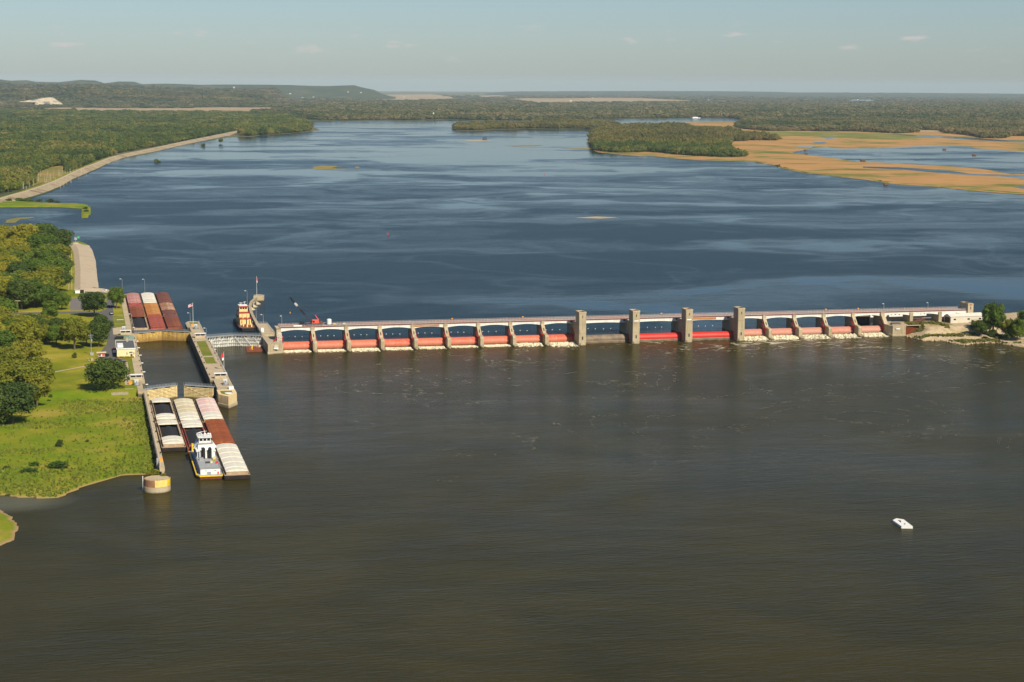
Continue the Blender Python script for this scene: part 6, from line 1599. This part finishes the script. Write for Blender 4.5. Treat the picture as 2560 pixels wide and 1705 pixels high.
BUSH = [crown_mesh(f'bush_{i}', 90+i, 700, 12, .11, (1,1,.8)) for i in range(3)]
def bush(label, x, y, z, w, h, mat=leaf_bush, sx=1.0, group='bushes on the rough field'):
    t = thing('bush', label, 'bush', (x, y, z), 0, group)
    c = bpy.data.objects.new('foliage', with_mat(MC, BUSH[int(abs(x)) % 3], mat)); COL.objects.link(c); c.parent = t
    c.scale = (w*sx, w, h/1.3); c.location.z = -.15*h
    MB().tube((0,0,-.2),(0,0,h*.5),.06,n=5).build('stem', bark, t)
for b in (('small pointed bush in the middle of the field', -127.6,-270,2.0,1.9,3.2,leaf_dark,1), ('dark low bush on the field, right of three', -127.3,-313,1.4,4.2,3.0,leaf_bush,1.25), ('dark low bush on the field, middle of three', -137.5,-309,1.3,2.6,2.6,leaf_bush,1.0),
          ('spreading bush on the field, left of three', -139,-320,1.1,3.4,2.3,leaf_bush,1.3), ('low bush at the left edge of the field', -148.6,-312,1.3,1.8,1.8,leaf_bush,1), ('bush leaning over the tip of the guide wall', -89.6,-345.5,3.2,2.6,3.0,leaf_olive,1.0),
          ('weedy bush on top of the round cell', -86.4,-355,5.1,1.3,1.3,leaf_olive,1), ('lone tall bush growing on the field below the lawn', -115.8,-262,2.0,1.0,1.1,leaf_dark,1),
          ('tiny tree on the lawn left of the willow', -133.2,-160,5.2,1.2,1.8,leaf_dark,1), ('young tree on the middle lawn by the footpath', -122,-34,6,1.6,3.4,leaf_dark,1)): bush(*b)
for i, (x, y, w) in enumerate(((30,2623,7),(185,3580,7))): bush(['lone bush standing in the river off the levee bend', 'small bush in the river farther along the levee'][i], x, y, UP-.3, w, 8, leaf_forest, 1, 'bushes in the river off the levee')
tree('broadleaf_tree', 'lone leafy tree standing in the river near the far end of the levee', 247, 3814, UP, 14, 6.5, HI[0], leaf_forest, 'bushes in the river off the levee')
for k, (x, y, w, h) in enumerate([(-212,1400,6,4),(-198,1398,8,5),(-186,1396,6,4),(-172,1385,5,4),(-158,1372,6,5),(-150,1365,5,3),(-112,1180,4,3),(-113,1230,4,3)]): bush('low green shrub growing along the weedy jetty', x, y, UP+.9, w, h, leaf_bush, 1, 'shrubs along the jetty')
for k, (x, y, w, h) in enumerate([(471,-58,4,5),(452,-31,3.6,5),(459,-40,3.4,4)]): bush(['bush at the far right waterline of the yard','bush below the tall yard tree','bush between the yard trees and the rocks'][k], x, y, 2.6, w, h, leaf_dark, 1, 'bushes of the storage yard')

# weeds: tufts over the rough field, thick along the guide wall and the shore
def tufts(name, pts, size, mat, label, seed):
    r = np.random.default_rng(seed); V, F = [], []
    for (x, y, z) in pts:
        for k in range(3):
            a = r.uniform(0, 6.28); s = size*r.uniform(.5, 1.3); dx, dy = math.cos(a)*s, math.sin(a)*s; h = s*r.uniform(.7, 1.5); o = len(V)
            lx, ly = r.uniform(-.4,.4)*s, r.uniform(-.4,.4)*s
            V += [(x-dx*.5, y-dy*.5, z-.1), (x+dx*.5, y+dy*.5, z-.1), (x+dx*.7+lx, y+dy*.7+ly, z+h), (x-dx*.6+lx, y-dy*.6+ly, z+h*.8)]; F.append((o, o+1, o+2, o+3))
    m = bpy.data.meshes.new(name); m.from_pydata(V, [], F); m.update(); m.materials.append(mat)
    o = bpy.data.objects.new(name, m); COL.objects.link(o); tag(o, label, None, kind='stuff'); return o
r = np.random.default_rng(5); P = np.stack([r.uniform(-170,-87.5,30000), r.uniform(-366,-160,30000)], 1)
d = dist_np(P, LAND[:12], closed=False); wd = np.abs(P[:,0]+87)
keep = in_poly_np(P, LAND) & (d > 1.2) & (r.random(len(P)) < np.clip(.03+.5*np.exp(-d/14)+.6*np.exp(-wd/5)+.22*(vnoise(P, 20, 9) > .6), 0, 1))
P = P[keep]; Zp = land_h(P)
tufts('field_weeds', np.column_stack([P, Zp]), .62, weed_m, 'rough green weeds over the field beside the guide wall', 3)
P = np.stack([r.uniform(404,462,7000), r.uniform(-52,12,7000)], 1); Zp = emb_h(P); k = (Zp > .35) & ((vnoise(P, 9, 4) > .64) | ((Zp < 2.0) & (P[:,0] > 424) & (P[:,0] < 452) & (P[:,1] < -34)) | ((np.abs(P[:,1]+21) < 2.2) & (P[:,0] < 446)))
tufts('embankment_plants', np.column_stack([P[k], Zp[k]]), .8, weed_dry, 'weeds growing between the stones of the embankment', 4)
# riprap stones: the largest ones along the embankment waterline
st = thing('riprap_stones', 'pale stones tumbled along the waterline of the embankment', 'stones')
stone_m = [MB().ball((0,0,0), 1, 6, 4, (1,.8,.6)).mesh('stone') for _ in range(2)]
for q in stone_m:
    for v in q.vertices: v.co *= rnd.uniform(.8, 1.2)
    q.materials.append(riprap_m)
for i in range(300):
    a = rnd.uniform(0, 9.99); j = int(a); p = Vector((*EMB[1+j],0)).lerp(Vector((*EMB[2+j],0)), a-j); s = rnd.uniform(.35, 1.0)
    o = bpy.data.objects.new('stone', stone_m[i % 2]); COL.objects.link(o); o.parent = st; o.scale = (s, s, s)
    o.location = (p.x+rnd.uniform(-.6,1.2), p.y+rnd.uniform(-.5,2.2), .25+rnd.uniform(-.1,.4)); o.rotation_euler = (rnd.random(), rnd.random(), rnd.random()*6)

# ---- woods beyond the river: tree crowns scattered as one mass, their nearest trees single
def scatter(poly, seed, k, amin, amax_d, holes=(), dens=1.0):
    """random points in a polygon, thinner with distance so that far woods need fewer crowns"""
    r = np.random.default_rng(seed); xs = [p[0] for p in poly]; ys = [p[1] for p in poly]
    y0, y1 = min(ys), min(max(ys), amax_d); out = []
    edges = np.geomspace(y0+1200, y1+1200, 24)-1200
    for a, b in zip(edges[:-1], edges[1:]):
        D = (a+b)/2+1070; sp = max(amin, D*k); lo = max(min(xs), CAM.x-D*.12-200); hi = min(max(xs), CAM.x+D*.70+300)
        n = int((hi-lo)*(b-a)/(sp*sp)*dens)
        if n <= 0: continue
        n = min(n, 90000); P = np.stack([r.uniform(lo, hi, n), r.uniform(a, b, n)], 1)
        m = in_poly_np(P, poly)
        for h in holes: m &= ~in_poly_np(P, h)
        P = P[m]; out.append(np.column_stack([P, np.full(len(P), sp)]))
    return np.concatenate(out) if out else np.zeros((0, 3))
def forest(name, label, pts, height, mat, zbase, seed, crowns, holes=True):
    """one object: points carrying a size, each showing one of a few crown shapes"""
    r = np.random.default_rng(seed); n = len(pts); me = bpy.data.meshes.new(name)
    if holes: pts = pts[vnoise(pts[:,:2], 90, seed+7)*.6+vnoise(pts[:,:2], 35, seed+8)*.4 > .27]; n = len(pts)
    zz = np.broadcast_to(np.asarray(zbase(pts[:,0], pts[:,1]) if callable(zbase) else zbase, float), (n,))
    me.from_pydata([(float(p[0]), float(p[1]), float(z)) for p, z in zip(pts, zz)], [], [])
    vn = vnoise(pts[:,:2], 160, seed+1)
    sc = np.empty((n, 3)); rad = np.clip(pts[:,2]*.78, 4.5, 40)*r.uniform(.6, 1.5, n)
    hh = height*r.uniform(.5, 1.2, n)*(.62+.7*vn)
    sc[:,0] = sc[:,1] = rad; sc[:,2] = hh/1.75
    at = me.attributes.new('size', 'FLOAT_VECTOR', 'POINT'); at.data.foreach_set('vector', sc.ravel().astype(np.float32))
    at = me.attributes.new('turn', 'FLOAT', 'POINT'); at.data.foreach_set('value', r.uniform(0, 6.28, n).astype(np.float32))
    at = me.attributes.new('pick', 'INT', 'POINT'); at.data.foreach_set('value', r.integers(0, len(crowns), n).astype(np.int32))
    o = bpy.data.objects.new(name, me); COL.objects.link(o)
    gc = bpy.data.collections.new(name+'_crowns')
    for i, c in enumerate(crowns): q = bpy.data.objects.new(f'crown_shape_{i}', with_mat(MC, c, mat)); gc.objects.link(q)
    ng = bpy.data.node_groups.new(name, 'GeometryNodeTree')
    ng.interface.new_socket('Geometry', in_out='INPUT', socket_type='NodeSocketGeometry'); ng.interface.new_socket('Geometry', in_out='OUTPUT', socket_type='NodeSocketGeometry')
    gi, go = ng.nodes.new('NodeGroupInput'), ng.nodes.new('NodeGroupOutput'); ip = ng.nodes.new('GeometryNodeInstanceOnPoints')
    ci = ng.nodes.new('GeometryNodeCollectionInfo'); ci.inputs['Collection'].default_value = gc; ci.inputs['Separate Children'].default_value = True; ci.inputs['Reset Children'].default_value = True
    def attr(nm, ty): a = ng.nodes.new('GeometryNodeInputNamedAttribute'); a.data_type = ty; a.inputs['Name'].default_value = nm; return a.outputs['Attribute']
    cx = ng.nodes.new('ShaderNodeCombineXYZ'); ng.links.new(attr('turn', 'FLOAT'), cx.inputs['Z'])
    er = ng.nodes.new('FunctionNodeEulerToRotation'); ng.links.new(cx.outputs[0], er.inputs[0])
    mp = ng.nodes.new('GeometryNodeMeshToPoints'); ng.links.new(gi.outputs[0], mp.inputs['Mesh'])
    ng.links.new(mp.outputs[0], ip.inputs['Points']); ng.links.new(ci.outputs[0], ip.inputs['Instance']); ip.inputs['Pick Instance'].default_value = True
    ng.links.new(attr('pick', 'INT'), ip.inputs['Instance Index']); ng.links.new(er.outputs[0], ip.inputs['Rotation']); ng.links.new(attr('size', 'FLOAT_VECTOR'), ip.inputs['Scale'])
    ng.links.new(ip.outputs[0], go.inputs[0])
    md = o.modifiers.new('scatter', 'NODES'); md.node_group = ng
    tag(o, label, None, kind='stuff'); return o
LO = [crown_mesh(f'crown_far_{i}', 80+i, 130, 7, .24, (1,1,1)) for i in range(3)]
left = scatter(POLY['f_left'], 1, .0028, 7.5, 9600, (POLY['clearing'], POLY['clearing2'], POLY['field2']))
dl = left[:,1]
order = np.argsort(dl+0*dl); near = left[order[:260]]; rest = left[order[260:]]
rr = random.Random(12)
for p in near:
    h = rr.uniform(9, 17)
    mt = rr.choice((leaf_green,leaf_forest,leaf_dark,leaf_olive)); where = 'by the near end of the levee'
    tree('forest_tree', f'{TONE[mt.name]} {"tall " if h > 14 else ""}tree at the wood edge {where}', float(p[0]), float(p[1]), UP+.5, h, h*rr.uniform(.38,.55), rr.choice(MD), mt, 'nearest trees of the wood behind the levee', rr.random()*6)
forest('forest_behind_levee', 'mixed green wood stretching back behind the levee', rest, 16, leaf_forest, UP+.4, 21, MD)
forest('forest_on_point', 'dark wood on the point beyond the levee', scatter(POLY['f_point'], 2, .0024, 8, 8000), 19, leaf_forest, UP+.4, 22, MD)
forest('forest_on_island', 'brownish green wood covering the low island', scatter(POLY['f_island'], 3, .0022, 8, 9000), 17, leaf_autumn, UP+.4, 23, MD)
pp = scatter(POLY['f_pen'], 4, .0022, 7.5, 9000, (POLY['pond'],)); deep = pp[:,1]+(vnoise(pp[:,:2], 260, 3)-.5)*900 > 3350+.25*(pp[:,0]-1100)
forest('forest_on_peninsula', 'green wood along the front of the marshy peninsula', pp[~deep], 15, leaf_forest, UP+.3, 24, MD)
forest('forest_on_peninsula', 'olive and brown wood at the back of the marshy peninsula', pp[deep], 18, leaf_autumn, UP+.3, 30, MD)
forest('forest_behind_marsh', 'brown-green wood along the back of the marsh', scatter(POLY['f_right'], 5, .0026, 9, 15000, (POLY['pool5'], POLY['field7'])), 17, leaf_forest_far, UP+.3, 25, MD)
forest('forest_far_shore', 'hazy wood along the far shore of the river', scatter(POLY['f_far'], 6, .0030, 12, 26000, (POLY['far_pool1'], POLY['far_pool2'])), 18, leaf_forest_far, UP+.4, 26, LO)
allf = [(-3000,9600),(9000,9600),(26000,26000),(9000,30000),(-6000,26000)]
forest('forest_of_plain', 'scattered woods and hedgerows of the distant plain', scatter(allf, 7, .0042, 20, 30000, tuple(POLY[k] for k in ('field1','field3','field4','field5','field6','far_pool1','far_pool2')), .30), 15, leaf_forest_far, UP+.4, 27, LO)
def on_hill(i, sp, seed):
    cx_, cz_, D, front, back = HILL_F[i]; r_ = np.random.default_rng(seed); n = int((cx_[-1]-cx_[0])*D*(front+200)/(sp*sp))
    a = r_.uniform(cx_[0]+.004, cx_[-1]-.004, n); q = r_.uniform(D-front+60, D+200, n); return np.column_stack([CAM.x+q*np.sin(a), CAM.y+q*np.cos(a), np.full(n, sp)])
forest('forest_on_near_hills', 'dark woods clothing the nearer hills at the left', on_hill(0, 34, 31), 15, leaf_forest_far, lambda x, y: hill_z(x, y, 0)-2, 28, LO)
forest('forest_on_far_hills', 'hazy woods clothing the farther hills at the left', np.concatenate([on_hill(1, 55, 32)]), 17, leaf_forest_far, lambda x, y: hill_z(x, y, 1)-2, 29, LO)
# dead pale snags in the flooded clearing behind the levee
cl = POLY['clearing']+[]
sp = scatter([(-215,1560),(-150,1700),(-60,2300),(-70,2700),(-30,2950),(120,3500),(60,3450),(-110,2750),(-190,2000)], 9, .010, 16, 4000)
for i, p in enumerate(sp[:46]):
    t = thing('dead_tree', 'bare pale dead tree standing in the flooded clearing by the levee', 'dead tree', (float(p[0]), float(p[1]), UP+.4), rr.random()*6, 'bare dead trees by the levee'); h = rr.uniform(7, 14)
    m = MB(); m.tube((0,0,0),(.3,.1,h),.28,.10,n=5); m.build('trunk', bark_pale, t)
    m = MB(); m.tube((.2,0,h*.55),(1.6,.4,h*.8),.12,.05,n=4); m.tube((.2,0,h*.7),(-1.3,-.3,h*.92),.10,.04,n=4); m.build('branch', bark_pale, t)

# ---------------------------------------------------------------- small far things
def far_house(label, x, y, z, s, mat, cat='house', group='far white buildings'):
    t = thing('far_building', label, cat, (x, y, z), rnd.uniform(-.4,.4), group)
    MB().box(-s,s,-s*.6,s*.6,-8,s*.55).build('wall', mat, t); MB().xprism([(-s*.66,s*.54),(0,s*.9),(s*.66,s*.54)], -s*1.04, s*1.04).build('roof', white_paint, t)
for i, (x, y, z) in enumerate(HOUSES): far_house('tiny white farm building far off on the plain or hills', x, y, z, 5.5 if y < 16000 else 9, white_paint)
t = thing('water_tower', 'white water tower rising from the hazy town below the hills', 'water tower', (*WTOWER,))
MB().tube((0,0,-10),(0,0,28),2.2,1.6,n=10).build('stem', white_paint, t); MB().ball((0,0,34),9,12,8,(1,1,.75)).build('bowl', white_paint, t)
# quarry cut in the near hill
q = thing('quarry_face', 'pale quarry cut in the wooded hill at the left', 'quarry')
m = MB(); pts = POLY['quarry']; vs = []
rq = random.Random(4)
for (x, y, z) in pts: vs.append((x, y+(z-10)*2.0, max(4, z)))
c = (sum(v[0] for v in vs)/len(vs), sum(v[1] for v in vs)/len(vs), sum(v[2] for v in vs)/len(vs)); m.v = vs+[c]; n = len(vs)
m.f = [(i, (i+1)%n, n) for i in range(n)]
m.build('rock_face', quarry_m, q)
brush_m = plain('brush', (.14,.065,.03), .95)
# boats and markers on the upper pool
def buoy(label, x, y, mat):
    t = thing('channel_buoy', label, 'buoy', (x, y, UP), 0, 'channel buoys on the upper pool')
    MB().tube((0,0,-.5),(0,0,1.0),.6,n=10).build('float', mat, t); MB().tube((0,0,1.0),(0,0,2.6),.35,.2,n=8).build('top', mat, t)
for i, (x, y) in enumerate(BUOYS): buoy(['red buoy alone on the water above the middle of the dam', 'red buoy near the long mud bar', 'red buoy off the tip of the wooded peninsula', 'red buoy in the reach beside the wooded island'][i], x, y, red_paint)
t = thing('duck_blind', 'dark hut standing in the water off the wooded island', 'hut', (*BLIND, UP)); MB().box(-6,6,-3,3,1,4).build('wall', steel_dark, t); MB().box(-6.5,6.5,-3.4,3.4,4,4.4).build('roof', black_paint, t)
for x in (-5,5): MB().box(x-.3,x+.3,-2.5,2.5,-1,1).build('pile', wood_pole, t)
for i, (x, y, s) in enumerate(BLINDS):
    t = thing('reed_blind', ['brown brush-covered hunting blind at the edge of the marsh shore', 'brown reed clump hut on the near bank of the marsh pond', 'brown hut at the left end of the marsh pond, nearer one', 'brown hut at the left end of the marsh pond, farther one', 'dark hut in the middle of the marsh pond, left one', 'dark hut in the middle of the marsh pond, right one'][i], 'blind', (x, y, UP+.3), 0, 'brown hunting blinds on the marsh')
    s *= .48; MB().box(-s,s,-s*.6,s*.6,0,s*.5).build('wall', brush_m, t); MB().xprism([(-s*.7,s*.5),(0,s*.85),(s*.7,s*.5)], -s*1.1, s*1.1).build('roof', brush_m, t)
t = thing('river_cruiser', 'tiny white boat on the far channel behind the peninsula', 'boat', (*CRUISER, UP)); MB().prism([(-22,-4),(16,-4),(24,0),(16,4),(-22,4)], -.5, 3).build('hull', white_paint, t); MB().box(-16,10,-3,3,3,6.5).build('cabin', white_paint, t)
t = thing('channel_marker', 'white marker post standing in front of the far shore', 'marker', (*FMARK, UP)); MB().tube((0,0,-1),(0,0,34),1.1,.7,n=6).build('post', white_paint, t); MB().box(-2.2,2.2,-.3,.3,26,32).build('board', white_paint, t)
